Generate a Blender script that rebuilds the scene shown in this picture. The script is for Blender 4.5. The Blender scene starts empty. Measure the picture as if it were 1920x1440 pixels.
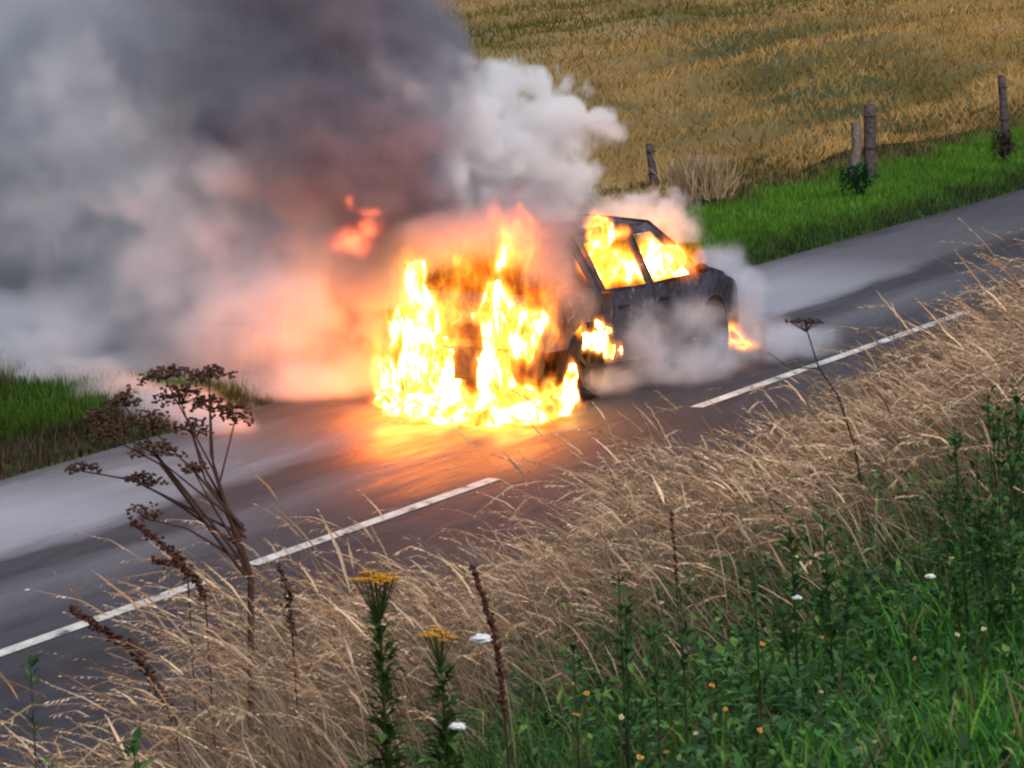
import bpy, bmesh, math, random
import numpy as np
from mathutils import Vector, Matrix
from mathutils.geometry import delaunay_2d_cdt

R = math.radians
random.seed(7)
rng = np.random.default_rng(11)
sc = bpy.context.scene
COL = sc.collection

# ---------------------------------------------------------------- camera, light, exposure
F_PX, PITCH, EYE = 9250.0, math.atan(1157 / 9250.0), 5.6
cam = bpy.data.cameras.new('camera')
cam.lens = 36 * F_PX / 1920
cam.sensor_width = 36
cam.clip_start, cam.clip_end = 0.5, 3000
cam.dof.use_dof = True
cam.dof.focus_distance = 45
cam.dof.aperture_fstop = 45
cam_ob = bpy.data.objects.new('camera', cam)
COL.objects.link(cam_ob)
cam_ob.location = (0, 0, EYE)
cam_ob.rotation_euler = (R(90) - PITCH, 0, 0)
sc.camera = cam_ob

world = bpy.data.worlds.new('World')
sc.world = world
world.use_nodes = True
wn = world.node_tree
wn.nodes.clear()
sky = wn.nodes.new('ShaderNodeTexSky')
sky.sky_type = 'NISHITA'
sky.sun_disc = False
SUN_EL, SUN_AZ = 48, 155
sky.sun_elevation = R(SUN_EL)
sky.sun_rotation = R(SUN_AZ)
sky.air_density = 1.0
sky.dust_density = 4.0
bg = wn.nodes.new('ShaderNodeBackground')
bg.inputs['Strength'].default_value = 0.145
wo = wn.nodes.new('ShaderNodeOutputWorld')
hs = wn.nodes.new('ShaderNodeHueSaturation')
hs.inputs['Saturation'].default_value = 0.45
wn.links.new(sky.outputs[0], hs.inputs['Color'])
wn.links.new(hs.outputs[0], bg.inputs[0])
wn.links.new(bg.outputs[0], wo.inputs[0])
sun = bpy.data.lights.new('sun', 'SUN')
sun.energy = 1.2
sun.angle = R(25)
sun.color = (1.0, 0.96, 0.92)
sun_ob = bpy.data.objects.new('sun', sun)
COL.objects.link(sun_ob)
sd = Vector((math.sin(R(SUN_AZ)) * math.cos(R(SUN_EL)), math.cos(R(SUN_AZ)) * math.cos(R(SUN_EL)), math.sin(R(SUN_EL))))
sun_ob.rotation_euler = sd.to_track_quat('Z', 'Y').to_euler()
sc.view_settings.view_transform = 'Standard'
sc.view_settings.look = 'None'
sc.view_settings.gamma = 1
sc.view_settings.use_curve_mapping = False
sc.view_settings.exposure = 0.0
cy = sc.cycles
cy.use_denoising = True
cy.max_bounces = 8
cy.diffuse_bounces = 2
cy.glossy_bounces = 2
cy.transparent_max_bounces = 8
cy.volume_bounces = 6
cy.volume_step_rate = 1.6
cy.volume_max_steps = 256
cy.sample_clamp_indirect = 6
cy.sample_clamp_direct = 0
cy.pixel_filter_type = 'BLACKMAN_HARRIS'
cy.filter_width = 2.1

# ---------------------------------------------------------------- placing: photo direction -> world point
CP, SP = math.cos(PITCH), math.sin(PITCH)
TH = math.atan2(3740, F_PX * CP + 1157 * SP)     # bearing of the road
RD = Vector((math.sin(TH), math.cos(TH), 0))       # along the road
ND = Vector((-math.cos(TH), math.sin(TH), 0))      # across the road, away from the camera

def ray(px, py):
    x, y = (px - 960) / F_PX, (720 - py) / F_PX
    return Vector((x, CP + y * SP, -SP + y * CP))
def at(px, py, Y):
    d = ray(px, py)
    return Vector((0, 0, EYE)) + d * (Y / d.y)
def on_plane(px, py, z=0.0):
    d = ray(px, py)
    return Vector((0, 0, EYE)) + d * ((z - EYE) / d.z)
def pix(v):
    x, y, z = v[0], v[1], v[2] - EYE
    dep = y * CP - z * SP
    up = y * SP + z * CP
    return 960 + F_PX * x / dep, 720 - F_PX * up / dep
def ps(p, s, z=0.0):
    return RD * s + ND * p + Vector((0, 0, z))
def to_ps(v):
    return v.x * ND.x + v.y * ND.y, v.x * RD.x + v.y * RD.y

# ---------------------------------------------------------------- materials
def lin(c):
    return tuple(((v / 255) / 12.92 if v / 255 <= .04045 else ((v / 255 + .055) / 1.055) ** 2.4) for v in c) + (1,)
class NT:
    def __init__(s, name):
        s.m = bpy.data.materials.new(name); s.m.use_nodes = True
        s.t = s.m.node_tree; s.t.nodes.clear()
        s.out = s.t.nodes.new('ShaderNodeOutputMaterial')
    def n(s, typ, **kw):
        nd = s.t.nodes.new(typ)
        for k, v in kw.items():
            if k in nd.inputs: nd.inputs[k].default_value = v
            else: setattr(nd, k, v)
        return nd
    def l(s, a, b): s.t.links.new(a, b)
    def noise(s, scale, detail=4, rough=.55, vec=None, dist=0):
        nd = s.n('ShaderNodeTexNoise'); nd.inputs['Scale'].default_value = scale
        nd.inputs['Detail'].default_value = detail; nd.inputs['Roughness'].default_value = rough
        nd.inputs['Distortion'].default_value = dist
        if vec is not None: s.l(vec, nd.inputs['Vector'])
        return nd.outputs['Fac']
    def ramp(s, fac, stops, interp='LINEAR'):
        r = s.n('ShaderNodeValToRGB'); cr = r.color_ramp; cr.interpolation = interp
        while len(cr.elements) < len(stops): cr.elements.new(.5)
        for e, (p, c) in zip(cr.elements, stops):
            e.position = p; e.color = c if len(c) == 4 else tuple(c) + (1,)
        s.l(fac, r.inputs[0]); return r.outputs[0]
    def mix(s, fac, a, b, mode='MIX'):
        m = s.n('ShaderNodeMix', data_type='RGBA', blend_type=mode)
        for sock, v in ((m.inputs[0], fac), (m.inputs[6], a), (m.inputs[7], b)):
            if hasattr(v, 'is_linked'): s.l(v, sock)
            else: sock.default_value = v
        return m.outputs[2]
    def math(s, op, a, b=0.0, clamp=False):
        m = s.n('ShaderNodeMath', operation=op, use_clamp=clamp)
        for i, v in enumerate((a, b)):
            if hasattr(v, 'is_linked'): s.l(v, m.inputs[i])
            else: m.inputs[i].default_value = v
        return m.outputs[0]
    def pos(s, scale=(1, 1, 1), rotz=0):
        g = s.n('ShaderNodeNewGeometry'); mp = s.n('ShaderNodeMapping')
        mp.vector_type = 'POINT'
        mp.inputs['Rotation'].default_value = (0, 0, rotz)
        mp.inputs['Scale'].default_value = scale
        s.l(g.outputs['Position'], mp.inputs['Vector']); return mp.outputs[0]
    def finish(s, color, rough=.8, bump=None, bump_d=.01, spec=.3, trans=None, metal=0):
        b = s.n('ShaderNodeBsdfPrincipled')
        if hasattr(color, 'is_linked'): s.l(color, b.inputs['Base Color'])
        else: b.inputs['Base Color'].default_value = color
        if hasattr(rough, 'is_linked'): s.l(rough, b.inputs['Roughness'])
        else: b.inputs['Roughness'].default_value = rough
        b.inputs['Specular IOR Level'].default_value = spec
        b.inputs['Metallic'].default_value = metal
        if bump is not None:
            bn = s.n('ShaderNodeBump'); bn.inputs['Distance'].default_value = bump_d
            s.l(bump, bn.inputs['Height']); s.l(bn.outputs[0], b.inputs['Normal'])
        o = b.outputs[0]
        if trans:
            t = s.n('ShaderNodeBsdfTranslucent')
            if hasattr(color, 'is_linked'): s.l(color, t.inputs[0])
            else: t.inputs[0].default_value = color
            mx = s.n('ShaderNodeMixShader'); mx.inputs[0].default_value = trans
            s.l(o, mx.inputs[1]); s.l(t.outputs[0], mx.inputs[2]); o = mx.outputs[0]
        s.l(o, s.out.inputs['Surface']); return s.m

def attr_mat(name, rough=.75, trans=.3, gain=1.0):
    m = NT(name); a = m.n('ShaderNodeAttribute'); a.attribute_name = 'tint'
    return m.finish(a.outputs['Color'], rough, trans=trans, spec=.2)
def noise_mat(name, c1, c2, scale, rough=.8, bump=.01, spec=.3, metal=0):
    m = NT(name); tc = m.n('ShaderNodeTexCoord'); f = m.noise(scale, 5, .6, tc.outputs['Object'])
    return m.finish(m.ramp(f, [(.3, c1), (.7, c2)]), rough, bump=f, bump_d=bump, spec=spec, metal=metal)

RZ = TH            # rotation that turns world so that road runs along +Y
def road_mat():
    m = NT('tarmac_with_powder_and_soot')
    v1 = m.pos((1, 1, 1), RZ)                       # x = -perp, y = along road
    sep = m.n('ShaderNodeSeparateXYZ'); m.l(v1, sep.inputs[0])
    perp = m.math('MULTIPLY', sep.outputs[0], -1.0)
    vst = m.pos((1, 1, 1), RZ)
    mp = m.n('ShaderNodeMapping'); mp.inputs['Scale'].default_value = (1.0, .16, 1); m.l(vst, mp.inputs['Vector'])
    streak = m.noise(1.5, 5, .6, mp.outputs[0], .4)
    grain = m.noise(55, 3, .7)
    blot = m.noise(1.2, 5, .6)
    base = m.ramp(grain, [(.3, (.014, .014, .020)), (.5, (.034, .033, .043)), (.75, (.075, .072, .09))])
    patch = m.noise(5, 5, .7, mp.outputs[0], .5)
    base = m.mix(1.0, base, m.ramp(patch, [(.35, (.55,) * 3), (.65, (1.35,) * 3)]), 'MULTIPLY')
    base = m.mix(m.math('MULTIPLY', m.ramp(blot, [(.4, (0, 0, 0)), (.7, (1, 1, 1))]), .5), base, (.066, .062, .08, 1))
    # pale powder and ash lying in the far lane: band by distance across the road
    wob = m.math('MULTIPLY', m.math('SUBTRACT', streak, .5), .9)
    pw = m.math('ADD', perp, wob)
    band = m.ramp(m.math('DIVIDE', m.math('SUBTRACT', pw, 14.0), 5.0),
                  [(0, (0, 0, 0)), (.2, (.06,) * 3), (.30, (.28,) * 3), (.37, (.03,) * 3), (.44, (.06,) * 3), (.50, (.85,) * 3), (.64, (1,) * 3), (.76, (.85,) * 3), (.83, (.1,) * 3), (1, (0, 0, 0))])
    along = m.ramp(m.math('DIVIDE', m.math('SUBTRACT', m.math('ADD', sep.outputs[1], m.math('MULTIPLY', m.math('SUBTRACT', blot, .5), 5.0)), 30.0), 30.0),
                   [(0, (1,) * 3), (.17, (1,) * 3), (.25, (.35,) * 3), (.29, (.04,) * 3), (.48, (.04,) * 3), (.56, (.95,) * 3), (.68, (.9,) * 3), (.80, (.25,) * 3), (1, (.08,) * 3)])
    pf = m.math('MULTIPLY', band, along)
    pf = m.math('MULTIPLY', pf, m.ramp(m.noise(9, 5, .7), [(.25, (.6,) * 3), (.6, (1,) * 3)]), True)
    col = m.mix(pf, base, (.36, .37, .44, 1))
    # debris specks
    vor = m.n('ShaderNodeTexVoronoi'); vor.inputs['Scale'].default_value = 5
    sp = m.ramp(vor.outputs['Distance'], [(.03, (.7,) * 3), (.09, (0, 0, 0))])
    col = m.mix(sp, col, (.02, .02, .022, 1))
    bump = m.math('ADD', grain, m.math('MULTIPLY', patch, 1.5))
    # water run off the fire: a wet, streaky stretch in front of the car
    wet = m.ramp(m.math('DIVIDE', m.math('SUBTRACT', m.math('ADD', sep.outputs[1], m.math('MULTIPLY', m.math('SUBTRACT', blot, .5), 3.0)), 30.0), 15.0), [(.18, (0,) * 3), (.32, (1,) * 3), (.58, (1,) * 3), (.72, (0,) * 3)])
    wet = m.math('MULTIPLY', wet, m.ramp(m.math('DIVIDE', m.math('SUBTRACT', perp, 13.0), 6.0), [(.18, (0,) * 3), (.34, (1,) * 3), (.8, (1,) * 3), (.9, (.3,) * 3)]))
    wet = m.math('MULTIPLY', wet, m.ramp(streak, [(.36, (.25,) * 3), (.55, (1,) * 3)]))
    rough_ = m.mix(wet, m.ramp(blot, [(.3, (.7,) * 3), (.7, (.9,) * 3)]), (.54, .54, .54, 1))
    col = m.mix(m.math('MULTIPLY', wet, .45), col, (.02, .018, .02, 1))
    return m.finish(col, rough_, bump=bump, bump_d=.014, spec=.25)
M = {}
M['road'] = road_mat()
def paint():
    m = NT('worn_white_road_paint'); f = m.noise(14, 6, .7)
    return m.finish(m.ramp(f, [(.34, (.07, .07, .08)), (.46, (.50, .49, .47)), (.7, (.74, .73, .70))]), .7, bump=f, bump_d=.004)
M['paint'] = paint()
def field_mat():
    m = NT('barley_field_ground')
    v = m.pos((1, .18, 1), RZ - .06)
    a = m.noise(.55, 6, .6, v, .3); b = m.noise(.10, 4, .5, v)
    c = m.ramp(a, [(.3, (.15, .11, .035)), (.5, (.24, .165, .055)), (.7, (.34, .22, .085))])
    c = m.mix(m.ramp(b, [(.47, (0,) * 3), (.56, (1,) * 3)]), c, (.045, .055, .012, 1))
    return m.finish(c, .9, bump=a, bump_d=.1)
M['field'] = field_mat()
M['soil'] = noise_mat('bank_soil_and_thatch', (.025, .022, .012, 1), (.10, .075, .042, 1), 6, .95, .05)
M['verge'] = noise_mat('verge_turf', (.012, .03, .006, 1), (.03, .07, .012, 1), 3, .95, .04)
M['veg'] = attr_mat('vegetation', .7, .3)
M['dry'] = attr_mat('dry_grass', .8, .35)
M['flower'] = attr_mat('petals', .7, .3)
M['wood'] = noise_mat('weathered_post_wood', (.035, .028, .03, 1), (.12, .095, .09, 1), 18, .9, .02)
M['palewood'] = noise_mat('pale_split_wood', (.10, .08, .07, 1), (.24, .19, .17, 1), 18, .9, .02)
M['litter'] = noise_mat('crumpled_white_paper', (.6, .62, .66, 1), (.85, .86, .88, 1), 12, .7, .01)
def carbody():
    m = NT('scorched_grey_paint')
    tc = m.n('ShaderNodeTexCoord')
    a = m.noise(2.2, 6, .65, tc.outputs['Object'], .6); b = m.noise(11, 5, .7, tc.outputs['Object'])
    c = m.ramp(a, [(.32, (.012, .012, .016)), (.48, (.036, .037, .055)), (.62, (.07, .072, .105)), (.8, (.14, .13, .14))])
    c = m.mix(m.ramp(b, [(.52, (0,) * 3), (.72, (.8,) * 3)]), c, (.025, .022, .024, 1))
    d = m.noise(4.5, 6, .75, tc.outputs['Object'], 1.0); e = m.noise(3.1, 5, .7, tc.outputs['Object'], .3)
    c = m.mix(m.ramp(d, [(.56, (0,) * 3), (.66, (.75,) * 3)]), c, (.26, .26, .30, 1))
    c = m.mix(m.ramp(e, [(.58, (0,) * 3), (.68, (.7,) * 3)]), c, (.11, .045, .02, 1))
    return m.finish(c, m.ramp(a, [(.3, (.9,) * 3), (.7, (.5,) * 3)]), bump=b, bump_d=.03, spec=.3)
M['car'] = carbody()
M['char'] = noise_mat('charred_plastic', (.008, .008, .009, 1), (.035, .03, .03, 1), 14, .85, .01)
M['rubber'] = noise_mat('burnt_rubber', (.006, .006, .007, 1), (.02, .018, .02, 1), 20, .9, .01)
M['rim'] = noise_mat('sooty_alloy', (.02, .02, .022, 1), (.07, .07, .07, 1), 12, .6, .004, .5, .7)
M['lamp'] = noise_mat('melted_red_lamp', (.08, .008, .006, 1), (.22, .02, .012, 1), 10, .4, .006)
M['clear'] = noise_mat('sooty_headlamp', (.10, .10, .11, 1), (.3, .3, .32, 1), 10, .35, .006)

# ---------------------------------------------------------------- mesh helpers
def link(name, me, mat=None, parent=None, **props):
    o = bpy.data.objects.new(name, me); COL.objects.link(o)
    if mat and me: me.materials.append(mat)
    if parent: o.parent = parent
    for k, v in props.items():
        if v: o[k] = v
    return o
def thing(name, label, category, loc=(0, 0, 0), rotz=0, group=None):
    o = bpy.data.objects.new(name, None); COL.objects.link(o)
    o.location = loc; o.rotation_euler = (0, 0, rotz); o.empty_display_size = .2
    o['label'] = label; o['category'] = category
    if group: o['group'] = group
    return o
class MB:
    """collects numpy triangles / quads with one tint per face corner"""
    def __init__(s): s.v = []; s.f = []; s.c = []; s.nv = 0
    def add(s, verts, faces, tint=None):
        verts = np.asarray(verts, float).reshape(-1, 3); faces = np.asarray(faces, int)
        s.v.append(verts); s.f.append(faces + s.nv); s.nv += len(verts)
        t = np.ones((len(verts), 3)) * .5 if tint is None else np.broadcast_to(np.asarray(tint, float), (len(verts), 3))
        s.c.append(t)
    def build(s, name, mat, parent=None, smooth=True, **props):
        me = bpy.data.meshes.new(name)
        V = np.concatenate(s.v); me.vertices.add(len(V)); me.vertices.foreach_set('co', V.ravel())
        loops = np.concatenate([f.ravel() for f in s.f]); tot = np.concatenate([np.full(len(f), f.shape[1]) for f in s.f])
        me.loops.add(len(loops)); me.loops.foreach_set('vertex_index', loops)
        st = np.concatenate([[0], np.cumsum(tot)[:-1]])
        me.polygons.add(len(tot)); me.polygons.foreach_set('loop_start', st)
        me.polygons.foreach_set('use_smooth', np.full(len(tot), smooth))
        a = me.color_attributes.new('tint', 'FLOAT_COLOR', 'POINT')
        C = np.concatenate(s.c); a.data.foreach_set('color', np.hstack([C, np.ones((len(C), 1))]).ravel())
        me.update(calc_edges=True); me.validate()
        return link(name, me, mat, parent, **props)
def tube(mb, pts, rad, n=6, tint=None, cap=True):
    pts = [Vector(p) for p in pts]
    if not hasattr(rad, '__len__'): rad = [rad] * len(pts)
    vs = []; up = Vector((0.31, .2, .93))
    for i, p in enumerate(pts):
        d = (pts[min(i + 1, len(pts) - 1)] - pts[max(i - 1, 0)]).normalized()
        a = d.cross(up)
        if a.length < 1e-3: a = d.cross(Vector((1, 0, 0)))
        a.normalize(); b = d.cross(a)
        for k in range(n):
            t = 2 * math.pi * k / n
            vs.append(p + (a * math.cos(t) + b * math.sin(t)) * rad[i])
    fs = [[i * n + k, i * n + (k + 1) % n, (i + 1) * n + (k + 1) % n, (i + 1) * n + k] for i in range(len(pts) - 1) for k in range(n)]
    mb.add([tuple(v) for v in vs], fs, tint)
    if cap:
        for r0, p in ((0, pts[0]), ((len(pts) - 1) * n, pts[-1])):
            ring = [tuple(v) for v in vs[r0:r0 + n]] + [tuple(p)]
            mb.add(ring, [[k, (k + 1) % n, n] for k in range(n)], tint)
def box(mb, c, s, rot=None, tint=None):
    vs = []
    for x in (-1, 1):
        for y in (-1, 1):
            for z in (-1, 1):
                v = Vector((x * s[0] / 2, y * s[1] / 2, z * s[2] / 2))
                if rot: v = rot @ v
                vs.append(tuple(v + Vector(c)))
    mb.add(vs, [[0, 1, 3, 2], [4, 6, 7, 5], [0, 4, 5, 1], [2, 3, 7, 6], [0, 2, 6, 4], [1, 5, 7, 3]], tint)
def blob(mb, c, r, tint=None, n=6, m=4, jit=.15):
    vs = [(c[0], c[1], c[2] - r[2])]
    for i in range(1, m):
        for k in range(n):
            a = 2 * math.pi * k / n; b = math.pi * i / m; j = 1 + random.uniform(-jit, jit)
            vs.append((c[0] + r[0] * math.sin(b) * math.cos(a) * j, c[1] + r[1] * math.sin(b) * math.sin(a) * j, c[2] - r[2] * math.cos(b) * j))
    vs.append((c[0], c[1], c[2] + r[2]))
    fs = [[0, 1 + (k + 1) % n, 1 + k] for k in range(n)]
    q = [[1 + i * n + k, 1 + i * n + (k + 1) % n, 1 + (i + 1) * n + (k + 1) % n, 1 + (i + 1) * n + k] for i in range(m - 2) for k in range(n)]
    L = len(vs) - 1; b0 = 1 + (m - 2) * n
    fs2 = [[L, b0 + k, b0 + (k + 1) % n] for k in range(n)]
    base = mb.nv; mb.add(vs, fs + fs2, tint)
    if q:
        mb.f.append(np.array(q) + base)

# ---------------------------------------------------------------- ground
def smooth(t): t = np.clip(t, 0, 1); return t * t * (3 - 2 * t)
CREST = 5.1
def ground_z(p, s):
    p = np.asarray(p, float); s = np.asarray(s, float)
    top = np.interp(p, [-60, 0, 2, 3.3, CREST], [4.15, 4.05, 3.92, 3.55, 3.02])
    rise = np.clip((s - 12.4) * .05, -.1, .5)
    top = top + rise * smooth((p + 2) / 6)
    down = (1 - smooth((p - CREST) / 4.6))
    z = np.where(p < CREST, top, (3.02 + rise) * down)
    fade = smooth((s + 40) / 10) * (1 - smooth((s - 90) / 60))
    # gentle bumps on the bank only
    z = z + .04 * np.sin(p * 2.1 + s * .7) * np.sin(s * 1.3) * (p < 9)
    far = p > 18.0
    zf = -.004 + .10 * smooth((p - 18.1) / .5) + .12 * smooth((p - 20) / 3)
    zf = zf + .02 * np.maximum(p - 26, 0) * .5
    z = np.where(far, zf, np.where((p > 9.7), np.minimum(z, 0) - .004, z))
    return z
NEAR_EDGE, CENTRE, FAR_EDGE = 11.3, 14.72, 18.05
def sheet(name, p_list, s_list, mat, **props):
    P, S = np.meshgrid(p_list, s_list, indexing='ij')
    Z = ground_z(P, S)
    X = RD.x * S + ND.x * P; Y = RD.y * S + ND.y * P
    n, m = P.shape
    idx = np.arange(n * m).reshape(n, m)
    f = np.stack([idx[:-1, :-1], idx[:-1, 1:], idx[1:, 1:], idx[1:, :-1]], -1).reshape(-1, 4)
    mb = MB(); mb.add(np.stack([X, Y, Z], -1), f); return mb.build(name, mat, **props)
sfine = np.concatenate([np.linspace(-400, -30, 12)[:-1], np.linspace(-30, 90, 241), np.linspace(90, 900, 20)[1:]])
sheet('bank_ground', np.concatenate([np.linspace(-300, -5, 10)[:-1], np.arange(-5, 11.4, .2)]), sfine, M['soil'], kind='structure')
sheet('verge_ground', np.concatenate([np.arange(17.9, 21.7, .1)]), sfine, M['verge'], kind='structure')
sheet('field', np.concatenate([np.arange(21.6, 60, .8), np.linspace(60, 900, 30)]), sfine, M['field'], kind='structure')
def flat(name, p0, p1, s0, s1, z, mat, **props):
    mb = MB(); mb.add([tuple(ps(p, s, z)) for p, s in ((p0, s0), (p1, s0), (p1, s1), (p0, s1))], [[0, 3, 2, 1]])
    return mb.build(name, mat, smooth=False, **props)
flat('road', 11.1, 18.1, -400, 900, 0.012, M['road'], kind='structure')
# centre line dashes, ends as seen in the photograph
def s_at(px):
    py = 1225 - .3535 * px
    v = on_plane(px, py, .016); return to_ps(v)
dash_no = 0
for a, b in ((-420, 385), (470, 928), (1305, 1815), (2420, 3000)):
    (pa, sa), (pb, sb) = s_at(a), s_at(b)
    o = flat('centre_line_dash', (pa + pb) / 2 - .06, (pa + pb) / 2 + .06, sa, sb, .017, M['paint'], kind='structure')
print('centre p', s_at(0), s_at(900), s_at(1800))

# ---------------------------------------------------------------- procedural volumes (smoke and flames)
def volume(name, mat, mn, mx, voxel, puffs, mode='soft', warp=((.5, .3),), noise=(1.5, 4, .5), sharp=3.0, carve=.5, zstretch=1.0, seed=0.0, floor=None, core=None, core_mat=None, parent=None, **props):
    ng = bpy.data.node_groups.new(name + '_field', 'GeometryNodeTree')
    ng.interface.new_socket('Geometry', in_out='INPUT', socket_type='NodeSocketGeometry')
    ng.interface.new_socket('Geometry', in_out='OUTPUT', socket_type='NodeSocketGeometry')
    N = ng.nodes; L = ng.links
    out = N.new('NodeGroupOutput')
    def vm(op, a, b=None, sc_=None):
        n = N.new('ShaderNodeVectorMath'); n.operation = op
        for i, v in enumerate((a, b)):
            if v is None: continue
            if hasattr(v, 'is_linked'): L.new(v, n.inputs[i])
            else: n.inputs[i].default_value = v
        if sc_ is not None: n.inputs['Scale'].default_value = sc_
        return n.outputs[1] if op in ('LENGTH', 'DOT_PRODUCT', 'DISTANCE') else n.outputs[0]
    def mm(op, a, b=0.0, clamp=False, c=None):
        n = N.new('ShaderNodeMath'); n.operation = op; n.use_clamp = clamp
        for i, v in enumerate((a, b) if c is None else (a, b, c)):
            if hasattr(v, 'is_linked'): L.new(v, n.inputs[i])
            else: n.inputs[i].default_value = v
        return n.outputs[0]
    P = N.new('GeometryNodeInputPosition').outputs[0]
    q = P
    for i, (sc_, amp) in enumerate(warp):
        t = N.new('ShaderNodeTexNoise'); t.inputs['Scale'].default_value = sc_; t.inputs['Detail'].default_value = 2.0
        off = vm('ADD', vm('MULTIPLY', P, (1, 1, zstretch)), (seed + 3.7 * i, 1.3 * seed, 7.1))
        L.new(off, t.inputs['Vector'])
        dv = vm('SUBTRACT', t.outputs['Color'], (.5, .5, .5))
        q = vm('ADD', q, vm('SCALE', dv, None, amp))
    acc = None
    for (c, r, d) in puffs:
        ln = vm('LENGTH', vm('DIVIDE', vm('SUBTRACT', q, tuple(c)), tuple(r)))
        if mode == 'soft':
            v = mm('MULTIPLY', mm('SMOOTH_MIN', mm('SUBTRACT', 1.0, ln, True), 1.0, c=.0), d)
            acc = v if acc is None else mm('ADD', acc, v)
        elif mode == 'billow':
            v = mm('SUBTRACT', 1.0, ln); acc = v if acc is None else mm('SMOOTH_MAX', acc, v, c=.15)
        else:
            v = mm('MULTIPLY', mm('SUBTRACT', 1.0, ln, True), d); acc = v if acc is None else mm('MAXIMUM', acc, v)
    t = N.new('ShaderNodeTexNoise'); t.inputs['Scale'].default_value = noise[0]; t.inputs['Detail'].default_value = noise[1]
    t.inputs['Roughness'].default_value = noise[2]
    L.new(vm('ADD', vm('MULTIPLY', q, (1, 1, zstretch)), (seed, 5.0 + seed, 2.2)), t.inputs['Vector'])
    nz = t.outputs['Fac'] if 'Fac' in t.outputs else t.outputs[0]
    if mode == 'soft':
        k = mm('MULTIPLY', mm('SUBTRACT', nz, .5 - carve * .1), sharp)
        k = mm('MAXIMUM', mm('ADD', k, 1.0 - carve), 0.0)
        dens = mm('MULTIPLY', acc, k)
    elif mode == 'billow':
        vo = N.new('ShaderNodeTexVoronoi'); vo.feature = 'SMOOTH_F1'; vo.inputs['Scale'].default_value = carve
        vo.inputs['Smoothness'].default_value = .35
        L.new(vm('ADD', q, vm('SCALE', vm('SUBTRACT', t.outputs['Color'], (.5, .5, .5)), None, .25)), vo.inputs['Vector'])
        vo2 = N.new('ShaderNodeTexVoronoi'); vo2.feature = 'SMOOTH_F1'; vo2.inputs['Scale'].default_value = carve * 2.6
        vo2.inputs['Smoothness'].default_value = .4; L.new(q, vo2.inputs['Vector'])
        k = mm('ADD', acc, mm('MULTIPLY', mm('SUBTRACT', .42, vo.outputs['Distance']), .85))
        k = mm('ADD', k, mm('MULTIPLY', mm('SUBTRACT', .4, vo2.outputs['Distance']), .30))
        k = mm('ADD', k, mm('MULTIPLY', mm('SUBTRACT', nz, .5), .5))
        dens = mm('MULTIPLY', k, sharp, True)
        t3 = N.new('ShaderNodeTexNoise'); t3.inputs['Scale'].default_value = 1.6; t3.inputs['Detail'].default_value = 3.0
        L.new(vm('ADD', P, (9.0 + seed, 0, 0)), t3.inputs['Vector'])
        dens = mm('MULTIPLY', dens, mm('MULTIPLY', mm('SUBTRACT', t3.outputs[0], .3), 3.0, True))
    else:
        k = mm('ADD', acc, mm('MULTIPLY', mm('SUBTRACT', nz, .5), carve))
        gate = mm('MULTIPLY', acc, 12.0, True)
        dens = mm('MULTIPLY', mm('MULTIPLY', mm('SUBTRACT', k, .16), gate), sharp)
        dens = mm('MAXIMUM', mm('MINIMUM', dens, 3.0), 0.0)
    # nothing below the ground and soft at the box faces
    sx = N.new('ShaderNodeSeparateXYZ'); L.new(P, sx.inputs[0])
    dens = mm('MULTIPLY', dens, mm('MULTIPLY', mm('SUBTRACT', sx.outputs[2], .02), 12.0, True))
    for i in range(3):
        w = (mx[i] - mn[i]) * .06
        if i != 2: dens = mm('MULTIPLY', dens, mm('MULTIPLY', mm('SUBTRACT', sx.outputs[i], mn[i]), 1 / w, True))
        dens = mm('MULTIPLY', dens, mm('MULTIPLY', mm('SUBTRACT', mx[i], sx.outputs[i]), 1 / w, True))
    if floor: dens = mm('MULTIPLY', dens, mm('MULTIPLY', mm('SUBTRACT', sx.outputs[2], floor), 12.0, True))
    vc = N.new('GeometryNodeVolumeCube'); L.new(dens, vc.inputs['Density'])
    vc.inputs['Min'].default_value = mn; vc.inputs['Max'].default_value = mx
    for i, ax in enumerate('XYZ'):
        vc.inputs['Resolution ' + ax].default_value = max(8, int((mx[i] - mn[i]) / voxel))
    sm = N.new('GeometryNodeSetMaterial'); sm.inputs['Material'].default_value = mat
    L.new(vc.outputs[0], sm.inputs[0]); L.new(sm.outputs[0], out.inputs[0])
    vd = bpy.data.volumes.new(name); vd.materials.append(mat)
    if core:
        t = thing(name, props['label'], props['category'], ((mn[0] + mx[0]) / 2, (mn[1] + mx[1]) / 2, max(mn[2], 0)))
        gv = bpy.data.objects.new('flame_glow', vd); COL.objects.link(gv); gv.parent = t; gv.matrix_parent_inverse = Matrix.Translation(-t.location)
        gv.modifiers.new('field', 'NODES').node_group = ng
        ng2 = ng.copy(); N2 = ng2.nodes
        vc2 = [n for n in N2 if n.bl_idname == 'GeometryNodeVolumeCube'][0]; sm2 = [n for n in N2 if n.bl_idname == 'GeometryNodeSetMaterial'][0]
        v2m = N2.new('GeometryNodeVolumeToMesh'); v2m.inputs['Threshold'].default_value = core
        ng2.links.new(vc2.outputs[0], v2m.inputs[0]); ng2.links.new(v2m.outputs[0], sm2.inputs[0]); sm2.inputs['Material'].default_value = core_mat
        me = bpy.data.meshes.new('flame_core'); me.materials.append(core_mat)
        co = bpy.data.objects.new('flame_core', me); co['kind'] = 'stuff'; COL.objects.link(co); co.parent = t; co.matrix_parent_inverse = Matrix.Translation(-t.location)
        co.modifiers.new('field', 'NODES').node_group = ng2
        return t
    o = bpy.data.objects.new(name, vd); COL.objects.link(o)
    for k_, v_ in props.items(): o[k_] = v_
    o.modifiers.new('field', 'NODES').node_group = ng
    return o
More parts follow.
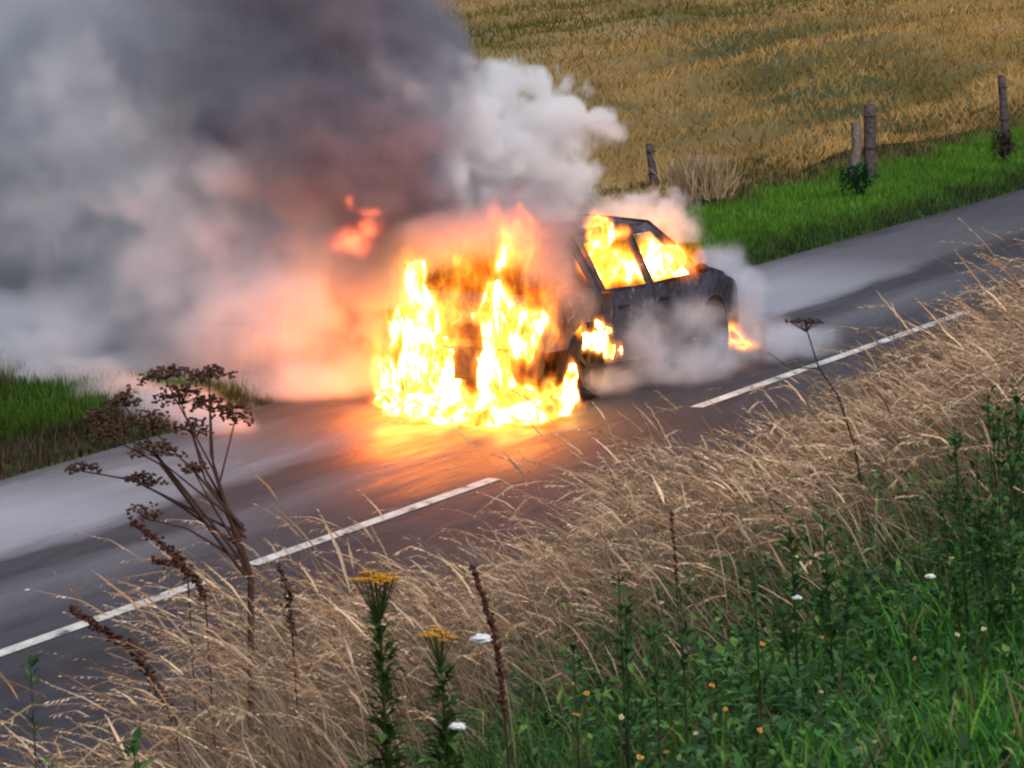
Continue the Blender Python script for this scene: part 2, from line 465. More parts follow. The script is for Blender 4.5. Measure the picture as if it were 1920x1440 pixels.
def smoke_mat(name, color, density, aniso=0.0):
    m = NT(name); v = m.n('ShaderNodeVolumePrincipled')
    v.inputs['Color'].default_value = color + (1,); v.inputs['Density'].default_value = density
    v.inputs['Anisotropy'].default_value = aniso
    m.l(v.outputs[0], m.out.inputs['Volume']); return m.m
def flame_mat(name, k, red=False):
    m = NT(name); a = m.n('ShaderNodeAttribute'); a.attribute_name = 'density'
    e = m.n('ShaderNodeEmission')
    if red: col = m.ramp(a.outputs['Fac'], [(0, (1, .06, .012)), (.5, (1, .10, .03)), (1, (1, .20, .06))])
    else: col = m.ramp(a.outputs['Fac'], [(0, (1, .085, .004)), (.25, (1, .16, .008)), (.55, (1, .30, .02)), (1, (1, .5, .09))])
    m.l(col, e.inputs[0])
    m.l(m.math('MULTIPLY', m.math('POWER', a.outputs['Fac'], 1.7), k), e.inputs['Strength'])
    m.l(e.outputs[0], m.out.inputs['Volume']); return m.m
def core_mat(name, col, k):
    m = NT(name); e = m.n('ShaderNodeEmission'); v = m.pos((1, 1, .45)); f = m.noise(4.2, 5, .62, v, .6)
    m.l(m.ramp(f, [(.36, (1, col[1] * .95, col[2] * .6)), (.5, (1, col[1] * 1.25, col[2])), (.62, (1, .46, .11) if col[1] > .3 else (1, col[1] * 1.5, col[2]))]), e.inputs[0])
    m.l(m.math('MULTIPLY', m.ramp(f, [(.36, (.035,) * 3), (.46, (.09,) * 3), (.56, (1,) * 3)]), k), e.inputs[1])
    m.l(e.outputs[0], m.out.inputs['Surface']); return m.m
def pf(px, py, rx, ry, dens, Y, ry_depth=None):
    c = at(px, py, Y); sc_ = Y / F_PX
    return (c, (rx * sc_, (ry_depth if ry_depth else max(rx, ry) * sc_), ry * sc_), dens)

# ---------------------------------------------------------------- the car
CAR_YAW = R(28)
rr = on_plane(1030, 772)
CH = Vector((math.sin(CAR_YAW), math.cos(CAR_YAW), 0)); CL = Vector((-CH.y, CH.x, 0))
car_c = rr + CL * .86
car = thing('burning_car', 'burnt grey five door car on fire in the far lane of the road', 'car', car_c, math.atan2(CH.y, CH.x))
CLEN = 4.15
def hw(x, z):
    w = .86 - .13 * abs((x - 2.05) / 2.1) ** 4
    if z > .93: w -= (z - .93) * .40 + max(0, z - 1.38) * .5
    if z < .35: w -= (.35 - z) * .25
    w += .018 * math.exp(-((z - .78) / .05) ** 2)     # shoulder crease
    return w
def panel(name, outline, holes=(), side=-1, mat='car', thick=.022, step=.075, off=0.0, label=None):
    """curved sheet metal panel from an outline in (x, z)"""
    vs = []; es = []
    def addloop(lp):
        # densify
        pts = []
        for i in range(len(lp)):
            a = Vector(lp[i]); b = Vector(lp[(i + 1) % len(lp)]); n = max(1, int((b - a).length / step))
            for k in range(n): pts.append(a.lerp(b, k / n))
        b0 = len(vs); vs.extend(pts); es.extend([(b0 + i, b0 + (i + 1) % len(pts)) for i in range(len(pts))])
        return pts
    addloop(outline)
    for h in holes: addloop(h)
    def inside(p, lp):
        c = False; n = len(lp)
        for i in range(n):
            x1, y1 = lp[i]; x2, y2 = lp[(i + 1) % n]
            if (y1 > p[1]) != (y2 > p[1]) and p[0] < (x2 - x1) * (p[1] - y1) / (y2 - y1) + x1: c = not c
        return c
    xs = [p[0] for p in outline]; zs = [p[1] for p in outline]
    x = min(xs) + step
    while x < max(xs):
        z = min(zs) + step
        while z < max(zs):
            if inside((x, z), outline) and not any(inside((x, z), h) for h in holes): vs.append(Vector((x, z)))
            z += step
        x += step
    V, E, F, *_ = delaunay_2d_cdt([Vector((v[0], v[1])) for v in vs], es, [], 0, 1e-5)
    keep = []
    for f in F:
        c = sum((V[i] for i in f), Vector((0, 0))) / len(f)
        if inside(c, outline) and not any(inside(c, h) for h in holes): keep.append(f)
    outer = [(v[0], side * (hw(v[0], v[1]) + off), v[1]) for v in V]
    inner = [(v[0], side * (hw(v[0], v[1]) + off - thick), v[1]) for v in V]
    n = len(V); faces = [tuple(f) for f in keep] + [tuple(i + n for i in reversed(f)) for f in keep]
    cnt = {}
    for f in keep:
        for i in range(len(f)):
            e = (f[i], f[(i + 1) % len(f)]); cnt[e] = 1
    me = bpy.data.meshes.new(name)
    rim = [(a, b, b + n, a + n) for (a, b) in cnt if (b, a) not in cnt]
    me.from_pydata(outer + inner, [], faces + rim); me.update()
    for p in me.polygons: p.use_smooth = len(p.vertices) == 3
    return link(name, me, M[mat], car, label=label)
def arc(cx, cz, r, a0, a1, n=9):
    return [(cx + r * math.cos(R(a0 + (a1 - a0) * i / n)), cz + r * math.sin(R(a0 + (a1 - a0) * i / n))) for i in range(n + 1)]
WX = (.78, 3.36)
for sd_ in (-1, 1):
    panel('rear_quarter_panel', [(.03, .50)] + [(.40, .50)] + arc(WX[0], .33, .385, 155, 25)[0:] + [(1.16, .5), (1.22, .93), (1.02, .95), (.88, 1.40), (.95, 1.47), (.38, 1.44), (.20, 1.10), (.04, .95)], [[(.52, 1.03), (.92, 1.00), (.80, 1.32), (.56, 1.30)]], sd_)
    panel('rear_door', [(1.245, .93), (1.19, .52), (1.16, .30), (2.03, .30), (2.03, .92), (1.93, 1.46), (.975, 1.47), (.905, 1.40), (1.04, .955)],
          [[(1.13, .97), (1.93, .95), (1.85, 1.38), (1.02, 1.385)]], sd_)
    panel('front_door', [(2.045, .30), (2.98, .30), (3.02, .90), (3.03, .98), (2.42, 1.455), (1.945, 1.46), (2.045, .92)],
          [[(2.07, .95), (2.86, .955), (2.36, 1.385), (1.99, 1.385)]], sd_)
    panel('front_wing', [(2.995, .45)] + arc(WX[1], .33, .385, 150, 20) + [(3.74, .5), (4.05, .52), (4.02, .72), (3.85, .82), (3.3, .97), (3.045, 1.0), (3.035, .90)], (), sd_)
    panel('sill', [(1.14, .19), (2.99, .19), (2.985, .285), (1.15, .285)], (), sd_, 'char')
    # wheels
    for wx in WX:
        w = link('wheel', None, None, car); w.location = (wx, sd_ * .76, .305)
        mb = MB()
        n = 28; prof = [(.19, -.095), (.285, -.10), (.302, -.07), (.305, 0), (.302, .07), (.285, .10), (.19, .095)]
        vs = [(r * math.cos(2 * math.pi * k / n), y, r * math.sin(2 * math.pi * k / n)) for (r, y) in prof for k in range(n)]
        fs = [[i * n + k, i * n + (k + 1) % n, (i + 1) * n + (k + 1) % n, (i + 1) * n + k] for i in range(len(prof) - 1) for k in range(n)]
        mb.add(vs, fs); mb.build('tyre', M['rubber'], w)
        mb = MB()
        prof = [(.192, -.09), (.18, -.085), (.17, .0), (.17, .08), (.192, .09)]
        vs = [(r * math.cos(2 * math.pi * k / n), y, r * math.sin(2 * math.pi * k / n)) for (r, y) in prof for k in range(n)]
        fs = [[i * n + k, i * n + (k + 1) % n, (i + 1) * n + (k + 1) % n, (i + 1) * n + k] for i in range(len(prof) - 1) for k in range(n)]
        mb.add(vs, fs)
        for k in range(5):
            a = 2 * math.pi * k / 5
            box(mb, (.10 * math.cos(a), sd_ * .07, .10 * math.sin(a)), (.17, .02, .045), Matrix.Rotation(-a, 3, 'Y'))
        tube(mb, [(0, sd_ * .05, 0), (0, sd_ * .085, 0)], .045, 10)
        mb.build('rim', M['rim'], w, smooth=False)
    # mirror
    mr = MB(); blob(mr, (2.97, sd_ * .90, 1.0), (.04, .07, .045), n=10, m=6, jit=.04); box(mr, (3.0, sd_ * .86, .98), (.06, .12, .03))
    mr.build('wing_mirror', M['char'], car)
    for hx in (1.33, 2.15):
        hb = MB(); tube(hb, [(hx, sd_ * .862, .80), (hx + .02, sd_ * .892, .80), (hx + .17, sd_ * .892, .80), (hx + .19, sd_ * .864, .80)], .011, 6)
        hb.build('door_handle', M['char'], car)
    tl = MB()
    for k in range(6):
        z = .74 + k * .06; x = .035 + max(0, z - .95) * .45
        box(tl, (x + .035, sd_ * (hw(.05, z) - .05), z), (.11, .115, .056), None)
    tl.build('tail_light', M['lamp'], car, smooth=False)
    hl = MB(); blob(hl, (3.98, sd_ * .62, .70), (.11, .15, .07), n=10, m=6, jit=.03); hl.build('headlight', M['clear'], car)
def loft(name, rows, mat, thick=.02, seg=10, label=None, parent=None):
    """rows: list of (x, halfwidth, z, crown). a sheet across the car"""
    mb = MB(); vs = []
    for s_ in (0, 1):
        for (x, w, z, cr) in rows:
            for k in range(seg + 1):
                u = -1 + 2 * k / seg
                vs.append((x - abs(u) ** 3 * .0, u * w, z + cr * (1 - u * u) - s_ * thick))
    n = len(rows); m_ = seg + 1; N0 = n * m_
    fs = []
    for i in range(n - 1):
        for k in range(seg):
            a, b, c, d = i * m_ + k, i * m_ + k + 1, (i + 1) * m_ + k + 1, (i + 1) * m_ + k
            fs.append([a, b, c, d]); fs.append([N0 + d, N0 + c, N0 + b, N0 + a])
    for i in range(n - 1):
        for k in (0, seg):
            a, d = i * m_ + k, (i + 1) * m_ + k; fs.append([a, d, N0 + d, N0 + a] if k == 0 else [d, a, N0 + a, N0 + d])
    for k in range(seg):
        for i in (0, n - 1):
            a, b = i * m_ + k, i * m_ + k + 1; fs.append([b, a, N0 + a, N0 + b] if i == 0 else [a, b, N0 + b, N0 + a])
    mb.add(vs, fs); return mb.build(name, M[mat], parent or car, label=label)
loft('roof', [(.36, .615, 1.445, .03), (.6, .62, 1.475, .04), (1.2, .625, 1.49, .045), (1.9, .62, 1.485, .045), (2.25, .61, 1.47, .04), (2.44, .60, 1.445, .03)], 'car')
loft('bonnet', [(3.06, .80, 1.0, .03), (3.3, .80, .985, .05), (3.7, .77, .90, .06), (3.95, .70, .80, .05), (4.06, .64, .74, .03)], 'car')
loft('rear_shelf', [(.3, .74, .93, 0), (.95, .74, .93, 0)], 'char')
loft('floor', [(.15, .70, .24, 0), (4.0, .68, .24, 0)], 'char')
loft('dashboard', [(2.72, .72, .88, .03), (2.95, .74, .96, .03), (3.08, .76, .97, .02)], 'char', .12)
# windscreen frame rails (A pillars) and tailgate built across the car
mb = MB()
for sd_ in (-1, 1):
    tube(mb, [(3.06, sd_ * .80, .99), (2.75, sd_ * .72, 1.22), (2.44, sd_ * .60, 1.45)], .028, 6)
tube(mb, [(2.44, -.6, 1.455), (2.45, 0, 1.485), (2.44, .6, 1.455)], .024, 6)
mb.build('windscreen_frame', M['char'], car)
def cross_panel(name, x_of_z, ys, zs, mat, hole=None, thick=.03, label=None):
    mb = MB(); idx = {}
    for s_ in (0, 1):
        for i, z in enumerate(zs):
            for j, u in enumerate(ys):
                w = hw(.1, z) - .03
                idx[(s_, i, j)] = len(idx); mb_v.append((x_of_z(z) + .10 * abs(u) ** 4 + s_ * thick, u * w, z))
    return idx
def tail_piece(name, zs, x0, hole, mat, thick=.03, wscale=1.0, parent=None):
    ys = np.linspace(-1, 1, 15); V = []; Fc = []
    for s_ in (0, 1):
        for z in zs:
            for u in ys:
                w = (hw(.15, z) - .025) * wscale
                V.append((x0(z) + .10 * abs(u) ** 4 + s_ * thick, u * w, z))
    n, m_ = len(zs), len(ys); N0 = n * m_
    def ok(i, k):
        if not hole: return True
        zc = (zs[i] + zs[i + 1]) / 2; uc = (ys[k] + ys[k + 1]) / 2
        return not (hole[0] < zc < hole[1] and abs(uc) < hole[2])
    edges = {}
    for i in range(n - 1):
        for k in range(m_ - 1):
            if ok(i, k):
                a, b, c, d = i * m_ + k, i * m_ + k + 1, (i + 1) * m_ + k + 1, (i + 1) * m_ + k
                Fc.append([a, d, c, b]); Fc.append([N0 + a, N0 + b, N0 + c, N0 + d])
                for e in ((a, d), (d, c), (c, b), (b, a)): edges[e] = 1
    for (a, b) in edges:
        if (b, a) not in edges: Fc.append([b, a, N0 + a, N0 + b])
    mb = MB(); mb.add(V, Fc); return mb.build(name, M[mat], parent or car)
tg = tail_piece('tailgate', list(np.linspace(.50, 1.44, 16)), lambda z: .02 + max(0, z - .93) * .62, (1.0, 1.36, .86), 'car', wscale=.9)
mb = MB(); box(mb, (.0, 0, .66), (.015, .52, .11)); mb.build('number_plate', M['char'], tg, smooth=False)
tail_piece('rear_bumper', list(np.linspace(.24, .53, 6)), lambda z: -.055 + .08 * abs(z - .42), None, 'char', .07)
# front bumper
mb = MB(); ys = np.linspace(-1, 1, 15); zs = [.22, .3, .42, .55, .66, .72]
V = [(4.13 - .16 * abs(u) ** 3 + (.03 if .28 < z < .6 else 0) - s_ * .06, u * .79, z) for s_ in (0, 1) for z in zs for u in ys]
n, m_ = len(zs), 15; N0 = n * m_; Fc = []
for i in range(n - 1):
    for k in range(m_ - 1):
        a, b, c, d = i * m_ + k, i * m_ + k + 1, (i + 1) * m_ + k + 1, (i + 1) * m_ + k
        Fc.append([a, b, c, d]); Fc.append([N0 + d, N0 + c, N0 + b, N0 + a])
mb.add(V, Fc); mb.build('front_bumper', M['char'], car)
# charred seats
for sx_, yy in ((2.0, -.36), (2.0, .36), (1.15, -.36), (1.15, .0), (1.15, .36)):
    mb = MB(); blob(mb, (sx_ + .15, yy, .48), (.26, .20, .10), n=10, m=6, jit=.05); blob(mb, (sx_ - .12, yy, .82), (.09, .20, .34), n=10, m=6, jit=.05)
    blob(mb, (sx_ - .17, yy, 1.2), (.06, .11, .08), n=8, m=5, jit=.05); mb.build('seat', M['char'], car)

# ---------------------------------------------------------------- fire
def car_pt(x, y, z): return car_c + CH * x + CL * y + Vector((0, 0, z))
def rear_Y(px):
    t = (1030 - px) / 318.0
    return rr.y + t * .82 - .08
FL = []
def fl(px, y0, y1, w, I, dY=0.0, dep=.16):
    Y = rear_Y(min(px, 1040)) + dY
    FL.append(pf(px, (y0 + y1) / 2, w, abs(y0 - y1) / 2, I, Y, dep))
# columns of flame over the tail
fl(785, 820, 440, 66, 1.75); fl(768, 660, 430, 56, 1.15); fl(815, 680, 520, 50, 1.6); fl(815, 800, 600, 84, 1.7); fl(785, 570, 455, 46, 1.6)
fl(722, 815, 620, 42, 1.3); fl(735, 740, 440, 44, 1.0); fl(700, 760, 560, 34, .6, .3)
fl(850, 820, 690, 80, 1.4); fl(925, 830, 600, 62, 1.8); fl(915, 740, 490, 46, 1.5); fl(940, 660, 500, 70, 1.4)
fl(985, 710, 540, 56, 1.5); fl(960, 660, 530, 48, 1.35); fl(1017, 650, 550, 28, 1.3); fl(890, 650, 550, 40, 1.0)
# pool of burning fuel along the bumper
for x, yb, w, h in ((735, 755, 45, 22), (790, 764, 70, 32), (850, 772, 80, 38), (920, 782, 80, 48), (990, 772, 80, 40), (1055, 758, 45, 26)):
    g_ = on_plane(x, yb + 14, .10)
    FL.append(pf(x, yb + 4, w, h * .8, 1.55, g_.y, .40))
    g_ = on_plane(x, yb - 6, .12); FL.append(pf(x, yb - 14, w, h * .9, 1.3, g_.y, .40))
fl(1000, 800, 670, 56, 1.25); fl(1040, 790, 680, 54, 1.2, .05); fl(1076, 795, 655, 20, 1.7, .12)
# deep orange sheet over the tailgate, lacy at the top
fl(860, 770, 440, 140, .86, -.02, .18); fl(980, 770, 450, 130, .84, .05, .18); fl(930, 610, 370, 120, .68, 0, .2); fl(710, 790, 470, 80, .42, .2, .3); fl(850, 540, 420, 120, .56, .1, .2)
fl(950, 520, 360, 100, .62, .05, .25); fl(1020, 640, 470, 60, .5, .05, .2)
# wheel arch
for x, y, w, h, I in ((1055, 612, 34, 24, 1.1), (1085, 612, 28, 40, 1.2), (1098, 640, 30, 34, 1.5), (1118, 640, 32, 40, 1.5), (1141, 655, 20, 36, 1.4), (1125, 605, 14, 24, 1.0)):
    Y = car_pt(.8, -.90, .5).y; FL.append(pf(x, y, w, h, I, Y - .06, .12))
mnx, mxx = at(600, 700, 44).x, at(1200, 700, 44).x
Yr = rr.y
fm = flame_mat('flame', 24.0)
cm = core_mat('white_hot_flame', (1.0, .33, .05), 30.0)
volume('rear_fire', fm, (mnx, Yr - 1.9, -.02), (mxx, Yr + 1.9, 2.3), .015, FL, 'flame', warp=((1.6, .36), (5.0, .24), (13.0, .13)), noise=(5.0, 6.0, .70), sharp=1.5, carve=2.1, zstretch=.36, seed=2.0, core=.95, core_mat=cm,
       label='tall bright yellow flames pouring from the back of the burning car', category='fire')
# cabin fire seen through the windows and breaking out of the roof edge
CF = []
def cfl(px, py, rx, ry, I, x_, y_): CF.append(pf(px, py, rx, ry, I, car_pt(x_, y_, 1).y, .3))
cfl(1120, 440, 34, 58, 1.6, 1.3, -.68); cfl(1100, 485, 30, 50, 1.0, 1.2, -.75); cfl(1150, 505, 64, 60, 1.3, 1.6, -.35); cfl(1240, 485, 80, 64, 1.4, 2.4, -.35)
cfl(1200, 500, 60, 50, 1.1, 2.0, -.2); cfl(1275, 500, 50, 44, 1.1, 2.7, -.3); cfl(1155, 440, 36, 24, .9, 1.5, -.65)
volume('cabin_fire', fm, (at(1050, 500, 45).x, Yr + .4, .8), (at(1345, 500, 46).x, Yr + 3.6, 2.0), .016, CF, 'flame', warp=((2.0, .22), (6.0, .14), (15.0, .06)), noise=(8.0, 5.0, .65), sharp=1.5, carve=1.6, zstretch=.45, seed=15.0, core=.9, core_mat=cm,
       label='yellow flames filling the side windows of the burning car', category='fire')
BF = [pf(1378, 632, 34, 34, 1.6, car_pt(3.95, -.95, .3).y, .2), pf(1398, 646, 38, 20, 1.3, car_pt(3.95, -.95, .3).y, .2)]
cm2 = core_mat('orange_flame', (1.0, .22, .03), 9.0)
volume('front_wheel_fire', fm, (at(1320, 600, 46).x, car_pt(3.95, -.95, .3).y - .45, 0), (at(1450, 600, 46).x, car_pt(3.95, -.95, .3).y + .4, .7), .014, BF, 'flame', warp=((3.0, .12), (9.0, .08)), noise=(12.0, 3.0, .6), sharp=1.4, carve=.8, seed=1.0, core=1.0, core_mat=cm2,
       label='small orange flame burning under the front bumper of the car', category='fire')
RF = [pf(662, 452, 66, 42, 1.6, Yr + .1, .22), pf(690, 430, 44, 42, 1.4, Yr + .1, .18), pf(692, 400, 42, 20, 1.4, Yr + .1, .14), pf(658, 380, 16, 30, 1.4, Yr + .1, .12)]
volume('drifting_flame', flame_mat('red_flame', 5.0, True), (at(590, 450, 45).x, Yr - .5, 1.1), (at(750, 450, 45).x, Yr + .7, 2.7), .014, RF, 'flame', warp=((3.0, .16), (8.0, .12), (18, .05)), noise=(11.0, 4.0, .65), sharp=1.4, carve=1.1, seed=8.0,
       label='small red flame loose in the dark smoke above left of the car', category='fire')
def fire_light(px, py, Y, w, r, col=(1, .165, .018), name='fire_light'):
    l = bpy.data.lights.new(name, 'POINT'); l.energy = w; l.shadow_soft_size = r; l.color = col
    o = bpy.data.objects.new(name, l); COL.objects.link(o); o.location = at(px, py, Y); return o
fire_light(760, 735, Yr - .8, 230, .35); fire_light(950, 740, Yr - .9, 260, .35)
fire_light(712, 690, Yr + .3, 90, .35)
fire_light(1240, 480, car_pt(2.4, -.2, 1).y, 30, .15); fire_light(1120, 430, car_pt(1.3, -.75, 1).y, 25, .1)

# ---------------------------------------------------------------- smoke
Y0 = Yr + 1.2
S1 = [  # broad pale smoke drifting left
 pf(560, 640, 230, 220, 1.2, Y0 + .2), pf(440, 560, 280, 240, 1.0, Y0 + .6), pf(300, 420, 250, 260, 1.0, Y0 + 1.2), pf(150, 220, 170, 190, 1.2, Y0 + 1.0),
 pf(140, 640, 290, 210, 1.1, Y0 + 2.4), pf(380, 720, 230, 130, 1.0, Y0 + 1.6), pf(-80, 560, 300, 300, 1.0, Y0 + 3), pf(-250, 300, 420, 460, .8, Y0 + 3),
 pf(620, 520, 200, 200, 1.0, Y0 + .2), pf(20, 80, 380, 300, .6, Y0 + 2.5), pf(400, 100, 360, 260, .8, Y0 + 1.8), pf(420, -150, 560, 340, .8, Y0 + 1.8), pf(60, 340, 300, 260, .6, Y0 + 2.6),
 pf(60, 650, 280, 110, 1.7, Y0 + 1.4), pf(0, 690, 300, 80, 2.6, Y0 + .9), pf(250, 745, 170, 70, 2.6, Y0 + .2), pf(200, 705, 170, 64, 1.8, Y0 + .9), pf(330, 760, 130, 60, 1.3, Y0 + .4), pf(-120, 640, 200, 120, 1.4, Y0 + 2.2), pf(430, 830, 100, 60, 1.0, Y0 + .0), pf(470, 790, 130, 90, 1.0, Y0 + .2), pf(620, 730, 130, 100, 1.0, Y0 - .4)]
sm1 = smoke_mat('pale_smoke', (.86, .89, .95), 4.2, .1)
xl = at(-400, 500, 46).x
volume('pale_smoke', sm1, (xl, Yr - .9, 0), (at(830, 500, 46).x, Yr + 6.2, 5.4), .05, S1, 'soft', warp=((.7, .9), (2.2, .4)), noise=(1.8, 6.0, .66), sharp=6.0, carve=.48, seed=3.0,
       label='wide bank of pale grey smoke drifting left from the burning car', category='smoke', kind='stuff')
SL = [pf(230, 755, 130, 54, 1.2, 42.8), pf(330, 775, 120, 50, 1.4, 42.0), pf(140, 715, 150, 50, 1.3, 44.0), pf(400, 800, 90, 40, 1.1, 41.2), pf(10, 705, 130, 40, 1.2, 44.6), pf(20, 690, 220, 60, 1.2, Y0 + 1.6), pf(130, 700, 160, 60, 1.3, Y0 + 1.0), pf(240, 720, 140, 60, 1.3, Y0 + .5), pf(340, 760, 120, 60, 1.2, Y0 - .2), pf(430, 815, 90, 50, 1.0, Y0 - 1.2), pf(450, 740, 140, 90, 1.0, Y0), pf(560, 740, 120, 80, 1.0, Y0 - .4), pf(-160, 680, 220, 80, 1.2, Y0 + 2)]
sml = smoke_mat('low_smoke', (.82, .83, .88), 11.0, .1)
volume('low_smoke', sml, (at(-420, 500, 45).x, Yr - 2.2, 0), (at(720, 500, 45).x, Yr + 5.0, 1.6), .04, SL, 'soft', warp=((1.0, .25), (3.0, .2)), noise=(2.6, 6.0, .66), sharp=5.0, carve=.2, seed=12.0,
       label='low pale smoke creeping over the grass verge left of the fire', category='smoke', kind='stuff')
SB = [pf(130, 150, 110, 110, 1, Y0), pf(190, 250, 140, 130, 1, Y0), pf(280, 350, 160, 130, 1, Y0), pf(390, 450, 170, 130, 1, Y0), pf(300, 520, 170, 120, 1, Y0), pf(120, 600, 180, 110, 1, Y0 + .6),
 pf(440, 330, 130, 80, 1, Y0 - .1), pf(730, 170, 130, 140, 1, Y0 - .3), pf(790, 240, 80, 100, 1, Y0 - .3), pf(80, 420, 150, 130, 1, Y0 + .6)]
smb = smoke_mat('rolling_smoke', (.88, .90, .95), 2.2)
volume('rolling_smoke', smb, (at(-60, 500, 46).x, Yr - 1.0, .3), (at(930, 500, 46).x, Yr + 3.4, 4.2), .038, SB, 'billow', warp=((.9, .6), (2.6, .4), (7.0, .12)), noise=(3.0, 6.0, .68), sharp=1.2, carve=2.8, seed=7.0,
       label='rolling grey lobes of smoke climbing to the top left of the fire', category='smoke', kind='stuff')
S2 = [  # sooty plume
 pf(760, 400, 140, 140, 1.4, Y0 - .3), pf(700, 300, 190, 160, 1.4, Y0 - .2), pf(600, 220, 210, 140, 1.2, Y0 - .1), pf(430, 215, 110, 70, 1.5, Y0 + .3), pf(700, 100, 170, 180, 1.2, Y0),
 pf(620, -60, 260, 190, 1.1, Y0), pf(760, 180, 130, 150, 1.1, Y0), pf(700, 520, 90, 120, 1.2, Y0 - .5), pf(450, -120, 280, 170, .9, Y0 + .2), pf(830, 410, 90, 90, .9, Y0 - .4), pf(560, 330, 160, 90, .8, Y0 - .3), pf(415, 215, 80, 50, 1.1, Y0 + .1), pf(760, 60, 120, 130, 1.2, Y0)]
sm2 = smoke_mat('dark_smoke', (.44, .45, .54), 5.5, .2)
volume('dark_smoke', sm2, (at(150, 500, 46).x, Yr - .7, .9), (at(960, 500, 46).x, Yr + 3.2, 5.4), .045, S2, 'soft', warp=((.8, .7), (2.4, .4)), noise=(1.7, 6.0, .62), sharp=5.0, carve=.5, seed=6.0,
       label='dark purple grey plume of soot rising behind the flames', category='smoke', kind='stuff')
Y1 = car_pt(1.8, .2, 1).y
S3 = [pf(930, 190, 85, 75, 1, Y1), pf(1030, 230, 105, 90, 1, Y1), pf(860, 220, 100, 120, 1, Y1 - .6), pf(820, 310, 80, 110, 1, Y1 - .9), pf(1085, 250, 66, 66, 1, Y1), pf(960, 280, 130, 100, 1, Y1), pf(1050, 330, 90, 80, 1, Y1), pf(900, 330, 110, 90, 1, Y1 + .1), pf(960, 400, 130, 60, 1, Y1 - .3), pf(820, 150, 70, 80, 1, Y1 - .8), pf(1100, 240, 70, 60, 1, Y1), pf(1000, 160, 50, 40, 1, Y1)]
sm3 = smoke_mat('white_smoke', (.96, .97, 1.0), 9.0)
volume('white_smoke', sm3, (at(700, 500, 46).x, Y1 - 2.0, 1.3), (at(1230, 500, 46).x, Y1 + 1.3, 3.9), .022, S3, 'billow', warp=((1.5, .25), (5.0, .12)), noise=(5.0, 5.0, .65), sharp=3.6, carve=3.8, seed=1.0,
       label='billowing white smoke cloud rising above the car roof against the field', category='smoke', kind='stuff')
# murky smoke rolling off the rear half of the roof, nearer than the roof itself
Y4 = rr.y + .3
S6 = [pf(900, 440, 150, 60, 1.0, Y4 + .1), pf(1010, 440, 90, 70, 1.0, Y4), pf(1040, 510, 70, 60, .7, Y4 - .1), pf(820, 450, 110, 60, .8, Y4 + .2), pf(1075, 560, 70, 60, .5, Y4 - .1), pf(1000, 380, 110, 60, .9, Y4 + .5), pf(1080, 420, 50, 50, .6, Y4 + .5)]
sm6 = smoke_mat('roof_murk', (.56, .54, .62), 5.5)
volume('mauve_smoke', sm6, (at(680, 500, 44).x, Y4 - 1.0, .3), (at(1350, 500, 44).x, Y4 + 1.6, 2.6), .03, S6, 'soft', warp=((1.6, .3), (5.0, .15)), noise=(3.0, 5.0, .6), sharp=5.0, carve=.4, seed=9.0,
       label='thick mauve smoke rolling off the rear half of the car roof', category='smoke', kind='stuff')
Y2 = car_pt(2.6, .1, 1).y
S4 = [pf(1150, 405, 80, 40, 1, Y2), pf(1235, 410, 80, 56, 1, Y2 + .1), pf(1280, 440, 50, 56, 1, Y2 + .3), pf(1195, 385, 50, 34, 1, Y2 + .2), pf(1110, 420, 50, 30, 1, Y2)]
sm4 = smoke_mat('roof_smoke', (.95, .94, .97), 7.0)
volume('roof_smoke', sm4, (at(1020, 400, 47).x, Y2 - .6, 1.2), (at(1370, 400, 47).x, Y2 + 1.1, 2.3), .02, S4, 'billow', warp=((2, .15), (7.0, .08)), noise=(7.0, 5.0, .65), sharp=2.0, carve=6.0, seed=4.0,
       label='small puff of white smoke lying along the car roof', category='smoke', kind='stuff')
Y3 = car_pt(3.7, 0, 1).y
S5 = [pf(1370, 530, 70, 50, 1, Y3), pf(1395, 570, 50, 60, 1, Y3 - .2), pf(1350, 490, 60, 36, 1.0, Y3), pf(1440, 640, 90, 46, .8, Y3 - .5), pf(1250, 690, 140, 50, .7, Y3 - 1.9), pf(1340, 670, 80, 60, .9, Y3 - 1.0), pf(1190, 640, 100, 80, .6, Y3 - 2.2), pf(1130, 715, 80, 34, .8, Y3 - 2.8), pf(1290, 600, 90, 60, .4, Y3 - 1.6), pf(1410, 540, 40, 40, 1.0, Y3), pf(1500, 640, 100, 30, .6, Y3 - .4)]
sm5 = smoke_mat('bonnet_smoke', (.80, .83, .92), 9.0)
volume('bonnet_smoke', sm5, (at(1000, 400, 47).x, Y3 - 3.8, 0), (at(1640, 400, 47).x, Y3 + .8, 1.6), .03, S5, 'soft', warp=((1.5, .3), (5.0, .15)), noise=(4.0, 5.0, .6), sharp=5.0, carve=.6, seed=2.5,
       label='thin grey smoke curling off the bonnet and front wheel', category='smoke', kind='stuff')

# ---------------------------------------------------------------- grass generators
TOP_X = [-300, 0, 100, 200, 300, 345, 380, 450, 520, 600, 800, 900, 1000, 1100, 1160, 1300, 1400, 1500, 1600, 1700, 1800, 1920, 2200]
TOP_Y = [1400, 1400, 1430, 1430, 1400, 1300, 960, 930, 985, 1030, 1060, 1060, 1020, 940, 800, 850, 825, 790, 730, 680, 600, 500, 400]
def frames(root, L, phi0, phi1, az, K):
    """bent stems: returns points (N,K,3) and unit tangents"""
    N = len(root); t = np.linspace(0, 1, K)
    ph = phi0[:, None] + (phi1 - phi0)[:, None] * t[None] ** 2.2
    d = np.stack([np.sin(ph) * np.cos(az)[:, None], np.sin(ph) * np.sin(az)[:, None], np.cos(ph)], -1)
    seg = d[:, :-1] * (L[:, None, None] / (K - 1))
    P = np.concatenate([root[:, None], root[:, None] + np.cumsum(seg, 1)], 1)
    return P, d
